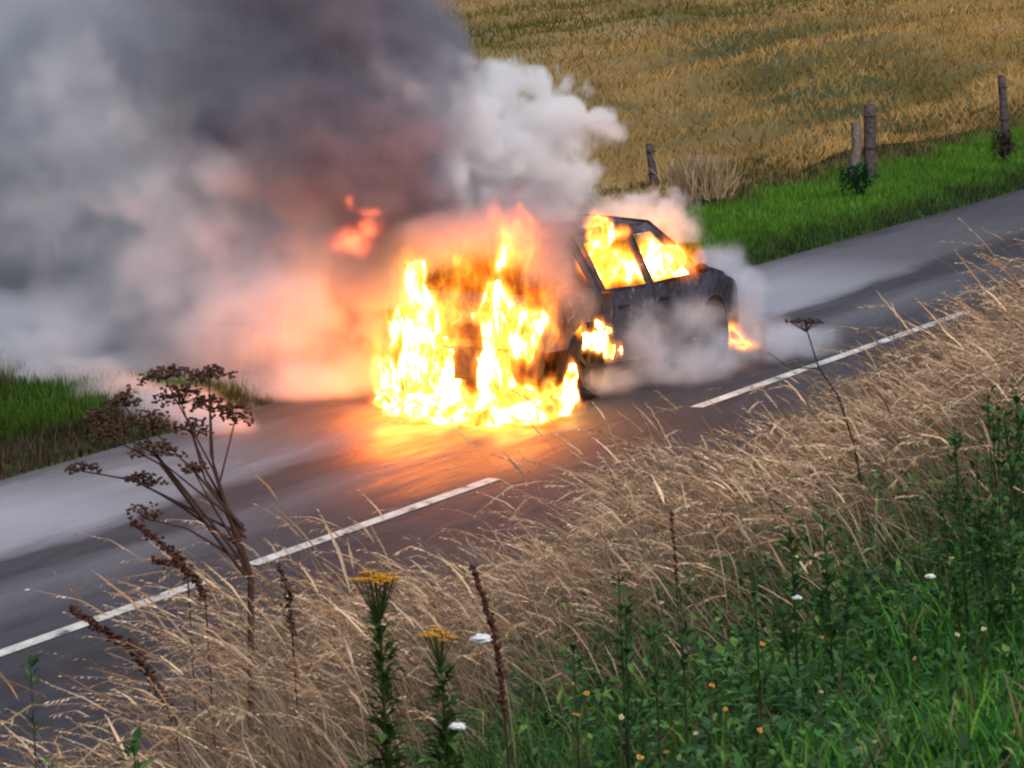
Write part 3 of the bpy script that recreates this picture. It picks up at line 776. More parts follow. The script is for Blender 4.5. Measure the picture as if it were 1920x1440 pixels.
def ribbons(mb, P, width, tint, side=None, tip=None):
    """P (N,K,3) width (N,K)"""
    N, K, _ = P.shape
    if side is None:
        a = rng.uniform(0, 2 * np.pi, N); side = np.stack([np.cos(a), np.sin(a), np.zeros(N)], -1)[:, None]
    A = P - side * width[..., None] / 2; B = P + side * width[..., None] / 2
    V = np.stack([A, B], 2).reshape(N, K * 2, 3)
    k = np.arange(K - 1); f = np.stack([2 * k, 2 * k + 1, 2 * k + 3, 2 * k + 2], -1)
    Fc = (f[None] + (np.arange(N) * K * 2)[:, None, None]).reshape(-1, 4)
    T = np.repeat(tint[:, None], K * 2, 1)
    if tip is not None:
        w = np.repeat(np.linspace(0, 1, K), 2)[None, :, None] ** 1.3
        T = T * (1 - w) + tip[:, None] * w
    mb.add(V.reshape(-1, 3), Fc, T.reshape(-1, 3))
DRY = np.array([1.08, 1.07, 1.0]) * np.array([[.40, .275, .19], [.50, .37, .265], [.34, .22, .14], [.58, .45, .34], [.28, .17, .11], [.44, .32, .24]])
GRN = np.array([[.036, .11, .020], [.06, .165, .03], [.022, .07, .018], [.11, .19, .035], [.045, .10, .04]])
def roots(n, p0, p1, s0, s1, keep=None, far=2500):
    p = rng.uniform(p0, p1, n); s = rng.uniform(s0, s1, n)
    x = RD.x * s + ND.x * p; y = RD.y * s + ND.y * p; z = ground_z(p, s)
    root = np.stack([x, y, z], -1)
    dep = y * CP - (z - EYE) * SP
    px = 960 + F_PX * x / dep; py = 720 - F_PX * (y * SP + (z - EYE) * CP) / dep
    ok = (px > -500) & (px < far) & (y > 3)
    if keep is not None: ok &= keep(px, py, p, s)
    return root[ok], px[ok], py[ok], dep[ok]
def clump(n, x, y, sc_=1.0):
    return .5 + .5 * np.sin(x * 3.1 * sc_ + 1.7 * np.sin(y * 2.3 * sc_)) * np.sin(y * 2.7 * sc_ + 1.1 * np.sin(x * 4.1 * sc_))

def dry_grass():
    mb = MB()
    def keep(px, py, p, s):
        green = np.interp(px, [0, 600, 800, 1100, 1500, 1800, 1920, 2400], [1900, 1800, 1520, 1370, 1230, 1080, 1030, 920])
        return py < green + rng.normal(0, 70, len(px))
    root, px, py, dep = roots(22000, 3.0, 6.0, 5.5, 26, keep)
    N = len(root)
    ty = np.maximum(np.interp(px - 90, TOP_X, TOP_Y), np.where(px < 425, np.interp(px - 190, TOP_X, TOP_Y), 0))
    hmax = (py - ty) * dep / F_PX                      # height that reaches the skyline of the grass
    L = rng.uniform(.30, .80, N)
    L = np.minimum(L, hmax * rng.uniform(.55, 1.0, N) * (.85 + .3 * clump(N, root[:, 0], root[:, 1], 1.2)) + rng.exponential(.10, N) * (rng.random(N) < .25))
    okk = L > .12
    root, L, px = root[okk], L[okk], px[okk]; N = len(root)
    az = np.pi + rng.normal(0, .55, N)
    phi0 = rng.normal(.40, .28, N); phi1 = rng.normal(1.85, .50, N)
    K = 9
    P, d = frames(root, L * 1.22, phi0, phi1, az, K)
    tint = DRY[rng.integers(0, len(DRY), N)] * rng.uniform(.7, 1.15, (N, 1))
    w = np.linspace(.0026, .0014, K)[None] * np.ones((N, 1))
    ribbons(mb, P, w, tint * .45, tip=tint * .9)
    # seed heads: spikelets along the last part of the stem
    hs_ = rng.random(N) < .8
    Ph, dh, th = P[hs_], d[hs_], tint[hs_] * 1.75; n = len(Ph)
    # slender spindle of the head itself
    KH = 7; tt = np.linspace(0, 1, KH)[None] * .24 * rng.uniform(.6, 1.15, (n, 1)); tt = 1 - tt[:, ::-1]
    def along(tt):
        fi = tt * (K - 1); i0 = np.minimum(fi.astype(int), K - 2); fr = (fi - i0)[..., None]
        r_ = np.arange(n)[:, None]; return Ph[r_, i0] * (1 - fr) + Ph[r_, i0 + 1] * fr, dh[r_, np.minimum(i0 + 1, K - 1)]
    HP, _ = along(tt)
    wd = np.array([.25, .8, 1, .95, .75, .5, .12])[None] * rng.uniform(.0045, .0085, (n, 1)) * rng.uniform(.75, 1.25, (n, KH))
    for q_ in range(2): ribbons(mb, HP, wd, th * rng.uniform(.85, 1.1, (n, 1)))
    S = 14
    base, dd = along(tt[:, :1] + (1 - tt[:, :1]) * np.linspace(.02, 1, S)[None])
    off = rng.normal(0, 1, (n, S, 3)); off -= (off * dd).sum(-1, keepdims=True) * dd
    off /= np.linalg.norm(off, axis=-1, keepdims=True)
    tipv = base + (dd * .014 + off * .0055) * rng.uniform(.6, 1.25, (n, 1, 1))
    side = np.cross(dd, off) * .0018
    V = np.stack([base, base + (tipv - base) * .5 + side, tipv, base + (tipv - base) * .5 - side], 2).reshape(-1, 3)
    Fc = np.arange(n * S * 4).reshape(-1, 4)
    T = np.repeat(th[:, None] * rng.uniform(.7, 1.2, (n, S, 1)), 4, 1).reshape(-1, 3)
    mb.add(V, Fc, T)
    print('dry stems', N)
    return mb.build('dry_grass', M['dry'], kind='stuff', label='tall dry seeding grass leaning left along the top of the bank', category='grass')
dry_grass()
def thatch():
    mb = MB()
    root, px, py, dep = roots(30000, 2.6, 6.4, 5, 27, lambda px, py, p, s: (py < 1950) & (py < np.interp(px, [0, 600, 800, 1100, 1500, 1800, 1920, 2400], [1950, 1850, 1600, 1450, 1300, 1150, 1090, 980])))
    N = len(root)
    ty = np.interp(px - 60, TOP_X, TOP_Y); hm = np.clip((py - ty) * dep / F_PX, .0, .6)
    root[:, 2] += rng.uniform(0, .6, N) * np.minimum(hm * .8, .4); L = rng.uniform(.10, .30, N); az = np.pi + rng.normal(0, .8, N)
    P, d = frames(root, L, rng.normal(.9, .4, N), rng.normal(1.8, .4, N), az, 5)
    tint = DRY[rng.integers(0, len(DRY), N)] * rng.uniform(.25, 1.0, (N, 1))
    ribbons(mb, P, np.array([.002, .003, .0045, .0045, .001])[None] * np.ones((N, 1)), tint)
    mb.build('bent_dry_grass', M['dry'], kind='stuff', label='short bent brown grass under the taller stems', category='grass')
thatch()
def green_grass():
    mb = MB()
    def keep(px, py, p, s):
        lim = np.interp(px, [0, 450, 700, 900, 1200, 1500, 1700, 1920, 2400], [1700, 1580, 1420, 1290, 1190, 1090, 1000, 920, 820])
        return py > lim + rng.normal(0, 45, len(px))
    root, px, py, dep = roots(330000, -2.5, 4.6, 3.0, 22, keep, 4200)
    N = len(root)
    lush = np.clip((px - 1300) / 500, 0, 1) * np.clip((py - 1080) / 200, 0, 1)
    c = clump(N, root[:, 0], root[:, 1], 1.6)
    L = rng.uniform(.07, .20, N) * (.7 + .7 * c)
    az = rng.uniform(0, 2 * np.pi, N)
    P, d = frames(root, L, rng.normal(.25, .2, N), rng.normal(1.1, .4, N), az, 5)
    tint = GRN[rng.integers(0, len(GRN), N)] * rng.uniform(.6, 1.3, (N, 1)) * (1 + .8 * lush[:, None] * np.array([.2, 1.0, 0]))
    br = rng.random(N) < .07; tint[br] = DRY[0] * .6
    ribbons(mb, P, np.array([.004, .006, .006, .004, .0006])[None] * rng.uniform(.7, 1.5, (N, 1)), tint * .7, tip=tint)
    print('green blades', N)
    mb.build('green_grass', M['veg'], kind='stuff', label='short lush green grass on top of the bank', category='grass')
green_grass()
def leaf_quads(mb, base, dirn, length, width, tint, n):
    """pointed folded leaves: two quads each"""
    up = np.array([0, 0, 1.0]); side = np.cross(dirn, up); side /= np.linalg.norm(side, axis=-1, keepdims=True) + 1e-9
    nrm = np.cross(side, dirn)
    mid = base + dirn * length[:, None] * .5; tip = base + dirn * length[:, None] - nrm * length[:, None] * .12
    a = mid + side * width[:, None] / 2 + nrm * width[:, None] * .2; b = mid - side * width[:, None] / 2 + nrm * width[:, None] * .2
    V = np.stack([base, a, tip, mid, b], 1).reshape(-1, 3)
    k = np.arange(n)[:, None] * 5
    mb.add(V, np.concatenate([k + [0, 1, 2, 3], k + [0, 3, 2, 4]]), np.repeat(tint, 5, 0))
def ground_cover():
    mb = MB()
    def keep(px, py, p, s):
        lim = np.interp(px, [0, 450, 700, 900, 1200, 1500, 1700, 1920, 2400], [1750, 1540, 1390, 1270, 1160, 1060, 960, 880, 780])
        return py > lim + rng.normal(0, 50, len(px))
    root, px, py, dep = roots(30000, -2.2, 4.8, 3.0, 22, keep, 4200)
    N0 = len(root); reps = 9
    r = np.repeat(root, reps, 0); N = len(r)
    h = rng.uniform(.02, .20, N) * np.repeat(.5 + .8 * clump(N0, root[:, 0], root[:, 1], 2.3), reps)
    base = r + np.stack([rng.normal(0, .025, N), rng.normal(0, .025, N), h], -1)
    a = rng.uniform(0, 2 * np.pi, N); e = rng.normal(.25, .45, N)
    d = np.stack([np.cos(a) * np.cos(e), np.sin(a) * np.cos(e), np.sin(e)], -1)
    tint = GRN[rng.integers(0, len(GRN), N)] * rng.uniform(.5, 1.7, (N, 1)) * [1, 1, 1.3]
    leaf_quads(mb, base, d, rng.uniform(.02, .052, N), rng.uniform(.010, .024, N), tint, N)
    mb.build('ground_cover', M['veg'], kind='stuff', label='low broad leaved weeds growing through the grass on the bank', category='weeds')
ground_cover()
def yellow_leaves():
    mb = MB()
    spots = [(1540, 1298), (1425, 1370), (1540, 1195), (1795, 1190), (1430, 1208), (1360, 1330), (1305, 1375), (1715, 1235), (1905, 1030), (1845, 1180), (1250, 1410), (1100, 1300), (1640, 1390), (1200, 1420),
             (1080, 1340), (1165, 1345), (1900, 1375), (1075, 1285), (1785, 1045), (1885, 1385), (1335, 1285), (1240, 1130), (1610, 1405)]
    for i, (x, y) in enumerate(spots):
        Y = np.interp(y, [1000, 1440], [11.5, 8.4]); c = at(x, y, Y)
        mb = MB(); fc_ = (.75, .36, .07) if i % 3 else (.72, .6, .42); blob(mb, c, (.003, .003, .003), (.4, .2, .04), n=6, m=4, jit=.25)
        tl_ = Vector((random.uniform(-.5, .5), random.uniform(-.9, -.2), 1)).normalized(); ex_ = tl_.orthogonal().normalized(); ey_ = tl_.cross(ex_); r_ = random.uniform(.005, .0085)
        for k in range(10):
            a_ = 6.283 * k / 10 + random.uniform(-.2, .2); o_ = ex_ * math.cos(a_) + ey_ * math.sin(a_); w_ = (ex_ * -math.sin(a_) + ey_ * math.cos(a_)) * .0028; rr_ = r_ * random.uniform(.6, 1.1)
            mb.add([tuple(c), tuple(c + o_ * rr_ * .6 + w_), tuple(c + o_ * rr_ + tl_ * random.uniform(-.001, .004)), tuple(c + o_ * rr_ * .6 - w_)], [[0, 1, 2, 3]], fc_)
        p, s = to_ps(c); z = float(ground_z(p, s)); tube(mb, [(c.x, c.y, z), tuple(c - Vector((0, 0, .004)))], .0015, 4, (.08, .09, .03))
        mb.build('small_flower', M['flower'], label='small orange yellow weed flower scattered in the green grass' if i % 3 else 'small cream weed flower scattered in the green grass', category='flower', group='small orange flowers in the green grass' if i % 3 else 'small cream flowers in the green grass')
yellow_leaves()

# far verge: bright green turf with darker ragged kerb side
def verge_grass():
    mb = MB(); n = 190000
    p = 18.12 + 3.8 * rng.random(n) ** .9; s = rng.uniform(24, 84, n)
    x = RD.x * s + ND.x * p; y = RD.y * s + ND.y * p; z = ground_z(p, s)
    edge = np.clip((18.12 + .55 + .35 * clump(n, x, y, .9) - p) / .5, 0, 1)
    c = clump(n, x, y, .5)
    L = rng.uniform(.07, .16, n) * (1 - .35 * edge)
    rough = smooth((p - 20.0 - .5 * c) / .5)
    L = L * (1 + .3 * rough)
    root = np.stack([x, y, z], -1)
    P, d = frames(root, L, rng.normal(.2, .15, n), rng.normal(.9, .4, n), rng.uniform(0, 6.28, n), 3)
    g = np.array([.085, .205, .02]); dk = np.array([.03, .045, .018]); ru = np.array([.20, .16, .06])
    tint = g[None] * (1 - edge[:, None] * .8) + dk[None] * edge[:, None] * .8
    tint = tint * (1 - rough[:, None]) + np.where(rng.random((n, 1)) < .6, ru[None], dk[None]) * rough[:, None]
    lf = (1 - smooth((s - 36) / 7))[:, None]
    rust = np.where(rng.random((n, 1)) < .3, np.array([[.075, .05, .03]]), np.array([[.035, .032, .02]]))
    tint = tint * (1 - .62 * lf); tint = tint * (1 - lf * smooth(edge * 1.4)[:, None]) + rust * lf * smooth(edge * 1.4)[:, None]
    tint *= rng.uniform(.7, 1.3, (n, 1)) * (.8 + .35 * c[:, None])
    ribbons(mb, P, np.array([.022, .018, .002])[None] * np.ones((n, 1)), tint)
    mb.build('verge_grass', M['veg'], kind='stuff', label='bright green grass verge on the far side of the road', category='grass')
verge_grass()
def crop():
    mb = MB(); n = 420000
    p = 20.9 + 77 * rng.random(n) ** 1.7; s = rng.uniform(20, 185, n)
    x = RD.x * s + ND.x * p; y = RD.y * s + ND.y * p; z = ground_z(p, s)
    px = 960 + F_PX * x / y; ok = (px > -700) & (px < 2600)
    p, s, x, y, z = p[ok], s[ok], x[ok], y[ok], z[ok]; n = len(p)
    # bands of green weed and laid straw that run with the road
    q = s * .10; b = np.sin(p * .42 + 1.6 * np.sin(q * .9 + .4) + .35 * s * .12) * .5 + .5 * np.sin(p * 1.1 + 2.2 * np.sin(q * 1.7) + 1.0)
    w_ = 1.0 * np.sin(s * .11 + 1) + .7 * np.sin(s * .31 + p * .4) + .4 * np.sin(s * .9 + p)
    pp = p + .6 * w_
    bandf = lambda c0, h0: np.exp(-((pp - c0) / h0) ** 4)
    greenf = np.clip(.95 * bandf(34.4, 1.5) + .6 * bandf(30.3, .55) * smooth((s - 76) / 6) + .75 * smooth((pp - 44) / 3) * (.5 + .5 * np.sin(pp * .5)) + .55 * bandf(26.5, 1.3) * (.5 + .5 * np.sin(s * .25)) + .35 * bandf(38.5, .8), 0, 1)
    left = smooth((-x - 1.0) / 5)                  # greener towards the left
    rs = np.random.default_rng(5); f = np.zeros(n); f2 = np.zeros(n)
    for k in range(14):
        lam = rs.uniform(.7, 3.2); ph = rs.uniform(0, 6.28); an = rs.normal(0, .5)
        kp, ks = math.cos(an) / lam * 6.28, math.sin(an) / lam * 6.28 * .5
        f += np.sin(p * kp + s * ks + ph + 1.2 * np.sin(s * .37 + k)) / 14 ** .5
        lam *= 4.5; f2 += np.sin(p * 6.28 / lam + s * math.sin(an) * 6.28 / lam * .4 + 2 * ph) / 14 ** .5
    scale = np.clip(y / 70, .8, 3)
    L = rng.uniform(.06, .20, n) * scale ** .5
    root = np.stack([x, y, z + .10 * np.clip(f, -1.5, 1.5) + .12], -1)
    P, d = frames(root, L, rng.normal(.7, .4, n), rng.normal(1.9, .4, n), rng.uniform(0, 6.28, n), 3)
    straw = np.array([[.40, .27, .10], [.36, .25, .09], [.44, .29, .125], [.33, .235, .08]])[rng.integers(0, 4, n)]
    gr = np.array([[.085, .10, .022], [.06, .08, .018], [.11, .115, .03]])[rng.integers(0, 3, n)]
    gf = np.clip(greenf * .85 + left * .8 + .14 * smooth(-f * .7 + .15) + .45 * smooth(f2 * .9 - .1), 0, 1)[:, None]
    tint = (straw * (.85 + .22 * np.clip(f, -1.3, 1.3)[:, None]) * (1 - gf) + gr * gf) * rng.uniform(.88, 1.12, (n, 1))
    tint = tint * [1.06, .98, .92]
    sv = np.stack([np.ones(n), rng.normal(0, .25, n), rng.normal(0, .15, n)], -1)[:, None]
    ribbons(mb, P, np.array([.016, .015, .004])[None] * scale[:, None] * rng.uniform(.7, 1.4, (n, 1)), tint * .95, side=sv, tip=tint * 1.05)
    print('crop', n)
    mb.build('barley_crop', M['dry'], kind='stuff', label='ripe barley field with laid straw and green weedy bands', category='crop')
crop()

# ---------------------------------------------------------------- fence posts and their plants
def post(px, ybot, ytop, w, label, lean=0.0, notch=False):
    g = on_plane(px, ybot, .25); H = (ybot - ytop) / F_PX * g.y
    p, s = to_ps(g); z0 = float(ground_z(p, s))
    g = on_plane(px, ybot, z0)
    t = thing('fence_post', label, 'fence post', g, 0, 'posts of the field fence')
    mb = MB(); zz = [-.2, .1, H * .4, H * .8, H - .02, H]
    ww = [w, w, w * .97, w * .95, w * .94, w * .7]
    for a_ in range(1):
        n = 10; vs = []
        for i, z in enumerate(zz):
            for k in range(n):
                a = 2 * math.pi * k / n; r = ww[i] * (1 + .08 * math.sin(3 * a + i))
                vs.append((r * math.cos(a) + lean * z, r * math.sin(a), z))
        fs = [[i * n + k, i * n + (k + 1) % n, (i + 1) * n + (k + 1) % n, (i + 1) * n + k] for i in range(len(zz) - 1) for k in range(n)]
        mb.add(vs, fs); mb.add(vs[-n:], [list(range(n))])
    mb.build('post', M['wood'], t)
    for z in (H * .45, H * .85):
        mb = MB(); tube(mb, [(w * 1.02 + lean * z, -.02, z), (w * 1.1 + lean * z, -w, z + .01), (lean * z, -w * 1.12, z), (-w * 1.1 + lean * z, -w * .8, z)], .006, 4)
        mb.build('wire_tie', M['char'], t)
    return t, H
post(1228, 372, 266, .055, 'thin dark fence post standing just behind the white smoke on the car roof', -.10)
pc, Hc = post(1630, 345, 190, .085, 'thick fence post in the middle with a shorter split stake against it', .0)
mb = MB(); tube(mb, [(-.22, -.05, -.1), (-.20, -.05, .3), (-.165, -.05, .55), (-.195, -.05, .83)], [.05, .075, .07, .065], 8); mb.build('split_stake', M['palewood'], pc)
post(1888, 292, 136, .06, 'slim leaning fence post at the right edge with dark dead weed at its foot', -.08)
def bush(name, px, py, w, h, n, tints, label, cat='shrub', leaf=.05, Y=None):
    g = on_plane(px, py, .3); t = thing(name, label, cat, g)
    mb = MB(); sc_ = g.y / F_PX
    c = rng.normal(0, 1, (n, 3)); c /= np.linalg.norm(c, axis=1, keepdims=True); c *= (rng.random((n, 1)) ** .4) * (1 + .25 * np.sin(c[:, :1] * 7))
    base = c * [w * sc_, w * sc_ * .8, h * sc_] + [0, 0, h * sc_ * .75]; base[:, 2] = np.maximum(base[:, 2], -.05)
    dd = c + rng.normal(0, .5, (n, 3)); dd /= np.linalg.norm(dd, axis=1, keepdims=True)
    tt = np.array(tints)[rng.integers(0, len(tints), n)] * rng.uniform(.6, 1.4, (n, 1))
    leaf_quads(mb, base, dd, rng.uniform(.6, 1.4, n) * leaf, rng.uniform(.4, .8, n) * leaf, tt, n)
    mb.build('foliage', M['veg'], t)
    mb = MB()
    for k in range(7):
        a = random.uniform(0, 6.28); tube(mb, [(0, 0, -.1), (math.cos(a) * w * sc_ * .4, math.sin(a) * w * sc_ * .3, h * sc_ * 1.0)], [.008, .003], 4)
    mb.build('stem', M['wood'], t); return t
bush('ivy_bush', 1608, 350, 36, 24, 900, [(.012, .05, .022), (.02, .075, .03)], 'round dark green ivy clump at the foot of the thick fence post', leaf=.05)
bush('dead_weed', 1882, 290, 24, 26, 700, [(.035, .022, .024), (.06, .035, .03)], 'dark brown dead weed clump at the foot of the slim right fence post', leaf=.045)
def straw_tuft():
    g = on_plane(1310, 362, .3); t_root = np.array(g); n = 700
    root = t_root + np.stack([rng.normal(0, .16, n), rng.normal(0, .2, n), np.full(n, -.05)], -1)
    mb = MB(); P, d = frames(root, rng.uniform(.25, .62, n), rng.normal(.0, .25, n), rng.normal(.9, .5, n), np.where(rng.random(n) < .6, np.pi, 0) + rng.normal(0, .9, n), 5)
    tint = np.array([.46, .33, .20]) * rng.uniform(.6, 1.2, (n, 1))
    ribbons(mb, P, np.array([.012, .012, .014, .016, .003])[None] * np.ones((n, 1)), tint)
    mb.build('straw_tuft', M['dry'], label='pale feathery tuft of dead grass between the first and second fence posts', category='grass tuft')
straw_tuft()

# ---------------------------------------------------------------- single plants on the bank
BR = (.085, .042, .030); BR2 = (.14, .07, .048)
def bank_root(px, Y):
    v = at(px, 1300, Y); p, s = to_ps(v); return Vector((v.x, v.y, float(ground_z(p, s)) - .02))
def hogweed():
    Y = 12.7; sc_ = Y / F_PX
    r0 = bank_root(470, Y)
    t = thing('hogweed', 'large dried brown hogweed with flat seed umbels in front of the smoke', 'plant', r0)
    L = lambda px, py, dy=0: at(px, py, Y + dy) - r0
    node = L(425, 960); mb = MB()
    tube(mb, [(0, 0, 0), tuple(L(470, 1080)), tuple(L(448, 1010)), tuple(node)], [.010, .008, .007, .006], 8, BR)
    mb.build('stem', M['veg'], t)
    def umbel(c, w, h, n, tilt=0.0, dep=.5):
        um = MB(); hub = c - Vector((0, 0, h * 1.0))
        n = int(n * 1.1)
        for i in range(n):
            a = 2.399 * i; rr_ = math.sqrt((i + .5) / n)
            q = c + Vector((math.cos(a) * w * rr_, math.sin(a) * w * dep * rr_, -h * .95 * rr_ * rr_ + tilt * math.cos(a) * w * rr_ + random.uniform(-.004, .004)))
            tube(um, [tuple(hub), tuple(hub.lerp(q, .6) + Vector((0, 0, .006))), tuple(q)], [.0014, .001, .0008], 3, BR, False)
            for k in range(7):
                j = Vector((random.gauss(0, .011), random.gauss(0, .011), random.gauss(0, .005)))
                blob(um, q + j, tuple(random.uniform(.6, 1.15) * v for v in (.006, .006, .0042)), BR2 if k % 2 else BR, n=5, m=3, jit=.35)
        um.build('umbel', M['veg'], t)
        return hub
    spec = [  # (px, py, halfwidth px, height px, n rays, joins at px,py)
        (310, 690, 46, 22, 17, (400, 880)), (392, 690, 42, 20, 15, (395, 850)), (340, 725, 52, 34, 20, (385, 880)), (235, 735, 32, 28, 12, (300, 860)),
        (440, 755, 34, 36, 15, (412, 905)), (285, 775, 44, 30, 15, (370, 890)), (185, 770, 28, 26, 10, (290, 850)), (395, 745, 36, 28, 13, (400, 870)),
        (205, 800, 30, 20, 10, (300, 870)), (290, 830, 50, 26, 13, (370, 920)), (360, 790, 34, 24, 11, (385, 900)), (270, 890, 36, 20, 11, (340, 950)), (155, 868, 30, 16, 8, (250, 900)),
        (365, 868, 22, 18, 8, (400, 950)), (270, 950, 30, 22, 9, (350, 990))]
    for (px, py, w, h, n, (jx, jy)) in spec:
        dy = random.uniform(-.12, .12); c = L(px, py, dy)
        hub = umbel(c, w * sc_, h * sc_, n, random.uniform(-.2, .2))
        j = L(jx, jy, dy * .3); bm_ = MB()
        base = L(455 + random.uniform(-14, 14), 1030 + random.uniform(-50, 60))
        tube(bm_, [tuple(base), tuple(base.lerp(j, .55)), tuple(j), tuple(j.lerp(hub, .6)), tuple(hub)], [.0045, .0038, .003, .0022, .0018], 5, BR)
        bm_.build('branch', M['veg'], t)
hogweed()
def dock(pts, Y, n, label, dark=(.075, .025, .022), fat=.012, parent_r=.003):
    """dock seed stalk: a stem with whorls of reddish seed"""
    b = at(pts[-1][0], pts[-1][1], Y); p, s = to_ps(b); g = Vector((b.x + .03, b.y, float(ground_z(p, s)) - .02))
    t = thing('dock_stalk', label, 'plant', g, 0, 'dried dock stalks on the bank')
    P = [at(x, y, Y) - g for x, y in pts] + ([Vector((0, 0, 0))] if b.z > g.z + .03 else [])
    mb = MB(); tube(mb, [tuple(v) for v in P], [parent_r * (.5 + .5 * i / len(P)) for i in range(len(P))], 5, dark); mb.build('stem', M['veg'], t)
    mb = MB(); m_ = len(pts) - 1
    for i in range(n):
        u = (i + random.random()) / n * m_; k = min(int(u), m_ - 1); q = P[k].lerp(P[k + 1], u - k)
        f = .35 + .65 * min(1, u / m_ * 2.2); f *= .6 + .4 * math.sin(i * 1.1)
        j = Vector((random.gauss(0, fat * f), random.gauss(0, fat * f), random.gauss(0, fat * .6)))
        c = random.choice([dark, (.11, .035, .028), (.05, .02, .018), (.14, .06, .04)])
        blob(mb, q + j, (.0055, .0055, .004), c, n=5, m=3, jit=.4)
    mb.build('seeds', M['veg'], t, kind='stuff'); return t
dock([(130, 1140), (185, 1175), (250, 1215), (290, 1280), (330, 1350)], 11.6, 300, 'reddish brown dock stalk leaning over the white line at the lower left', fat=.009)
dock([(245, 978), (285, 1005), (335, 1045), (352, 1080)], 12.6, 190, 'dark red dock stalk arching below the hogweed, uppermost of the pair', fat=.008)
dock([(285, 1052), (330, 1055), (365, 1080), (385, 1120)], 12.5, 170, 'dark red dock stalk below the hogweed, lower and flatter of the pair', fat=.008)
dock([(885, 1060), (905, 1120), (925, 1180), (938, 1260), (945, 1330)], 10.0, 170, 'upright dark dock stalk in the middle of the dry grass', fat=.005)
dock([(520, 1060), (540, 1100), (545, 1150), (548, 1190)], 12.2, 90, 'short blackish dock stalk in the dry grass right of the hogweed', (.03, .02, .02), fat=.009)
dock([(1258, 960), (1262, 1000), (1268, 1060), (1270, 1120)], 11.5, 26, 'thin bare dark stalk in the dry grass beside the leafy green sprigs', (.05, .03, .03), fat=.003, parent_r=.002)
def small_umbel_weed():
    Y = 13.5; sc_ = Y / F_PX; g = bank_root(1640, Y)
    t = thing('dried_umbel_weed', 'tall thin dark weed with one flat umbel standing against the road right of the car', 'plant', g)
    L = lambda px, py: at(px, py, Y) - g
    mb = MB(); tube(mb, [tuple(L(1510, 610)), tuple(L(1535, 690)), tuple(L(1570, 740)), tuple(L(1600, 830)), tuple(L(1625, 960)), (0, 0, 0)], [.002, .0025, .003, .003, .0035, .004], 5, (.04, .025, .025))
    tube(mb, [tuple(L(1535, 690)), tuple(L(1480, 690)), tuple(L(1440, 660))], [.002, .0015, .001], 4, (.05, .03, .03)); mb.build('stem', M['veg'], t)
    mb = MB()
    for i in range(14):
        a = 2.4 * i; r_ = math.sqrt((i + .5) / 14); q = L(1508, 600) + Vector((math.cos(a) * 32 * sc_ * r_, math.sin(a) * .03 * r_, -.006 * r_))
        tube(mb, [tuple(L(1510, 622)), tuple(q)], .0012, 3, BR, False)
        for k in range(4): blob(mb, q + Vector((random.gauss(0, .006), random.gauss(0, .006), random.gauss(0, .003))), (.005, .005, .003), BR, n=5, m=3, jit=.3)
    mb.build('umbel', M['veg'], t)
small_umbel_weed()
def ragwort(px, ytop, ybot, Y, w, label, heads):
    sc_ = Y / F_PX; top = at(px, ytop, Y); b = at(px + 35, ybot, Y); p, s = to_ps(b); g = Vector((b.x, b.y, min(b.z, float(ground_z(p, s)))))
    t = thing('ragwort', label, 'flowering plant', g, 0, 'yellow ragworts')
    H = top.z - g.z; tx = top.x - g.x
    ax = lambda u: Vector((tx * u ** 1.4, 0, H * u))
    mb = MB(); tube(mb, [tuple(ax(u)) for u in (0, .3, .6, .9)], [.006, .005, .004, .003], 6, (.05, .075, .02)); mb.build('stem', M['veg'], t)
    n = int(430 * H / .4); u = rng.uniform(.05, .86, n); a = rng.uniform(0, 2 * np.pi, n); e = rng.normal(.45, .4, n)
    base = np.array([tuple(ax(x)) for x in u]); l0 = rng.uniform(.012, .062, n) * (1.25 - .7 * u)
    d = np.stack([np.cos(a) * np.cos(e), np.sin(a) * np.cos(e), np.sin(e)], -1)
    base = base + d * rng.uniform(0, .02, (n, 1))
    tint = np.array([[.04, .09, .022], [.06, .12, .025], [.085, .15, .03], [.028, .06, .02]])[rng.integers(0, 4, n)] * rng.uniform(.7, 1.3, (n, 1))
    mb = MB(); leaf_quads(mb, base, d, l0, l0 * rng.uniform(.22, .5, n), tint, n); mb.build('leaves', M['veg'], t, kind='stuff')
    for i in range(heads):
        aa = 2.4 * i; r_ = math.sqrt((i + .5) / heads); q = ax(1) + Vector((math.cos(aa) * w * sc_ * r_, math.sin(aa) * w * sc_ * r_ * .8, random.uniform(-.012, .004) - .012 * r_))
        fb = MB(); tube(fb, [tuple(ax(.86)), tuple(q)], .0012, 3, (.05, .08, .02), False)
        blob(fb, q, (.0035, .0035, .003), (.55, .24, .01), n=6, m=3)
        for k in range(9):
            b_ = 2 * math.pi * k / 9; o = Vector((math.cos(b_), math.sin(b_), .15)); sdv = Vector((-math.sin(b_), math.cos(b_), 0)) * .002
            fb.add([tuple(q), tuple(q + o * .006 + sdv), tuple(q + o * .011), tuple(q + o * .006 - sdv)], [[0, 1, 2, 3]], (.85, .46, .015))
        fb.build('flower_head', M['flower'], t)
ragwort(705, 1072, 1500, 9.6, 44, 'taller ragwort with broad yellow flower head in front of the dry grass', 40)
ragwort(820, 1180, 1480, 9.9, 34, 'shorter ragwort with sparse yellow flowers right of the taller one', 16)
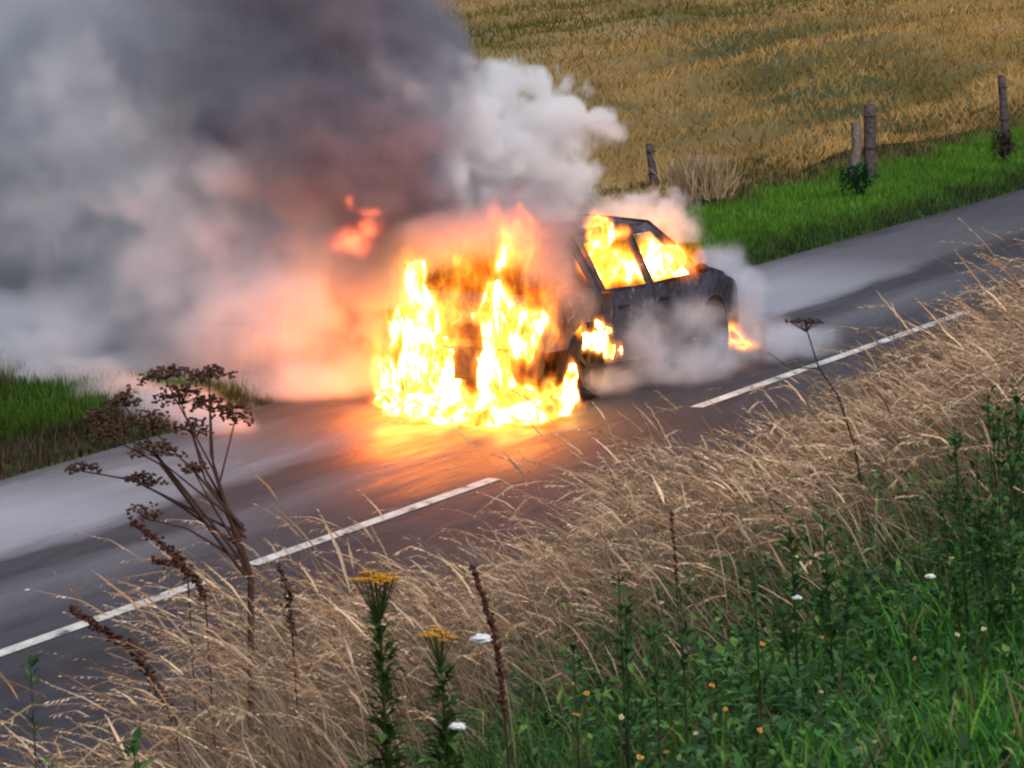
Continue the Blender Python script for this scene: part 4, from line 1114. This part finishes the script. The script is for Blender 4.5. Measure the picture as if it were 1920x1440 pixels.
def sprig(px, ytop, ybot, Y, n, label, spread=1.0, leaf=.022):
    top = at(px, ytop, Y); b = at(px + 25, ybot, Y); p, s = to_ps(b); g = Vector((b.x, b.y, min(b.z, float(ground_z(p, s)))))
    t = thing('leafy_weed', label, 'weed', g, 0, 'leafy green weeds on the bank')
    H = top.z - g.z; tx = top.x - g.x; mb = MB(); mb2 = MB()
    for k in range(max(1, n // 45)):
        dx, dy = random.gauss(0, .03 * spread) if k else 0, random.gauss(0, .03) ; hh = H * (1 if not k else random.uniform(.6, .95))
        ax = lambda u: Vector((tx * u + dx * u, dy * u, hh * u))
        tube(mb, [tuple(ax(u)) for u in (0, .35, .7, 1)], [.003, .0026, .002, .0012], 5, (.035, .05, .022))
        m_ = 45; u = np.clip(rng.beta(2.6, 1.0, m_), .15, 1); a = rng.uniform(0, 6.28, m_); e = rng.normal(.6, .35, m_)
        d = np.stack([np.cos(a) * np.cos(e), np.sin(a) * np.cos(e), np.sin(e)], -1)
        base = np.array([tuple(ax(x)) for x in u]) + d * rng.uniform(0, .018 * spread, (m_, 1))
        tint = np.array([[.045, .12, .028], [.028, .075, .024], [.075, .17, .04]])[rng.integers(0, 3, m_)] * rng.uniform(.7, 1.3, (m_, 1))
        leaf_quads(mb2, base, d, rng.uniform(.8, 1.7, m_) * leaf, rng.uniform(.5, .9, m_) * leaf, tint, m_)
    mb.build('stem', M['veg'], t); mb2.build('leaves', M['veg'], t, kind='stuff')
sprig(1480, 975, 1280, 10.6, 120, 'bright leafy weed sprig in the dry grass, left of a close pair', leaf=.026)
sprig(1545, 970, 1300, 10.5, 140, 'bright leafy weed sprig in the dry grass, right of a close pair', leaf=.026)
sprig(1275, 1105, 1350, 9.8, 50, 'lone small leafy weed at the front edge of the dry grass')
sprig(1160, 1075, 1330, 10.0, 90, 'bushy grey green weed beside the lone small one')
sprig(1075, 1215, 1400, 9.4, 50, 'dark leafy weed low in the middle near the yellow flowers')
sprig(1225, 1170, 1400, 9.4, 60, 'leaning leafy weed in front of the bushy grey green one')
sprig(60, 1230, 1440, 10.6, 120, 'green weed standing before the tarmac at the lower left edge', 1.4, .02)
sprig(250, 1400, 1520, 9.2, 60, 'small bright green weed at the bottom left in the dry grass', leaf=.028)
sprig(1410, 1060, 1320, 10.3, 70, 'leafy weed with pale top between the lone weed and the close pair')
for i, (x, y, Y, n) in enumerate(((1790, 800, 11.6, 170), (1850, 745, 12.2, 220), (1905, 730, 12.4, 260), (1960, 720, 12.4, 260), (1830, 860, 11.2, 220), (1890, 850, 11.2, 220), (1945, 850, 11.2, 220), (1800, 930, 10.8, 150), (1870, 940, 10.6, 200), (1925, 940, 10.6, 200))):
    sprig(x, y, y + 420, Y, n, ['outer left', 'tall', 'tallest', 'far right', 'second row left', 'second row middle', 'second row right', 'front left', 'front middle', 'front right'][i] + ' weed of the dark leafy thicket at the right edge', 1.6, .022)
# litter
def litter(px, py, Y, w, label):
    c = at(px, py, Y); s_ = .72 * w * Y / F_PX; mb = MB()
    blob(mb, c, (s_, s_ * .7, s_ * .45), n=11, m=7, jit=.42)
    blob(mb, c + Vector((s_ * .5, -s_ * .2, -s_ * .1)), (s_ * .55, s_ * .5, s_ * .3), n=9, m=6, jit=.45)
    mb.build('paper_litter', M['litter'], smooth=False, label=label, category='litter', group='scraps of white litter')
litter(858, 1362, 8.9, 19, 'crumpled white paper scrap low down right of the ragworts')
litter(905, 1198, 10.1, 30, 'torn pale paper scrap caught behind the upright dock stalk')
litter(1745, 1080, 10.2, 12, 'small round white scrap at the edge of the green grass on the right')
litter(1495, 1120, 10.4, 11, 'tiny pale scrap in front of the leafy weed pair')
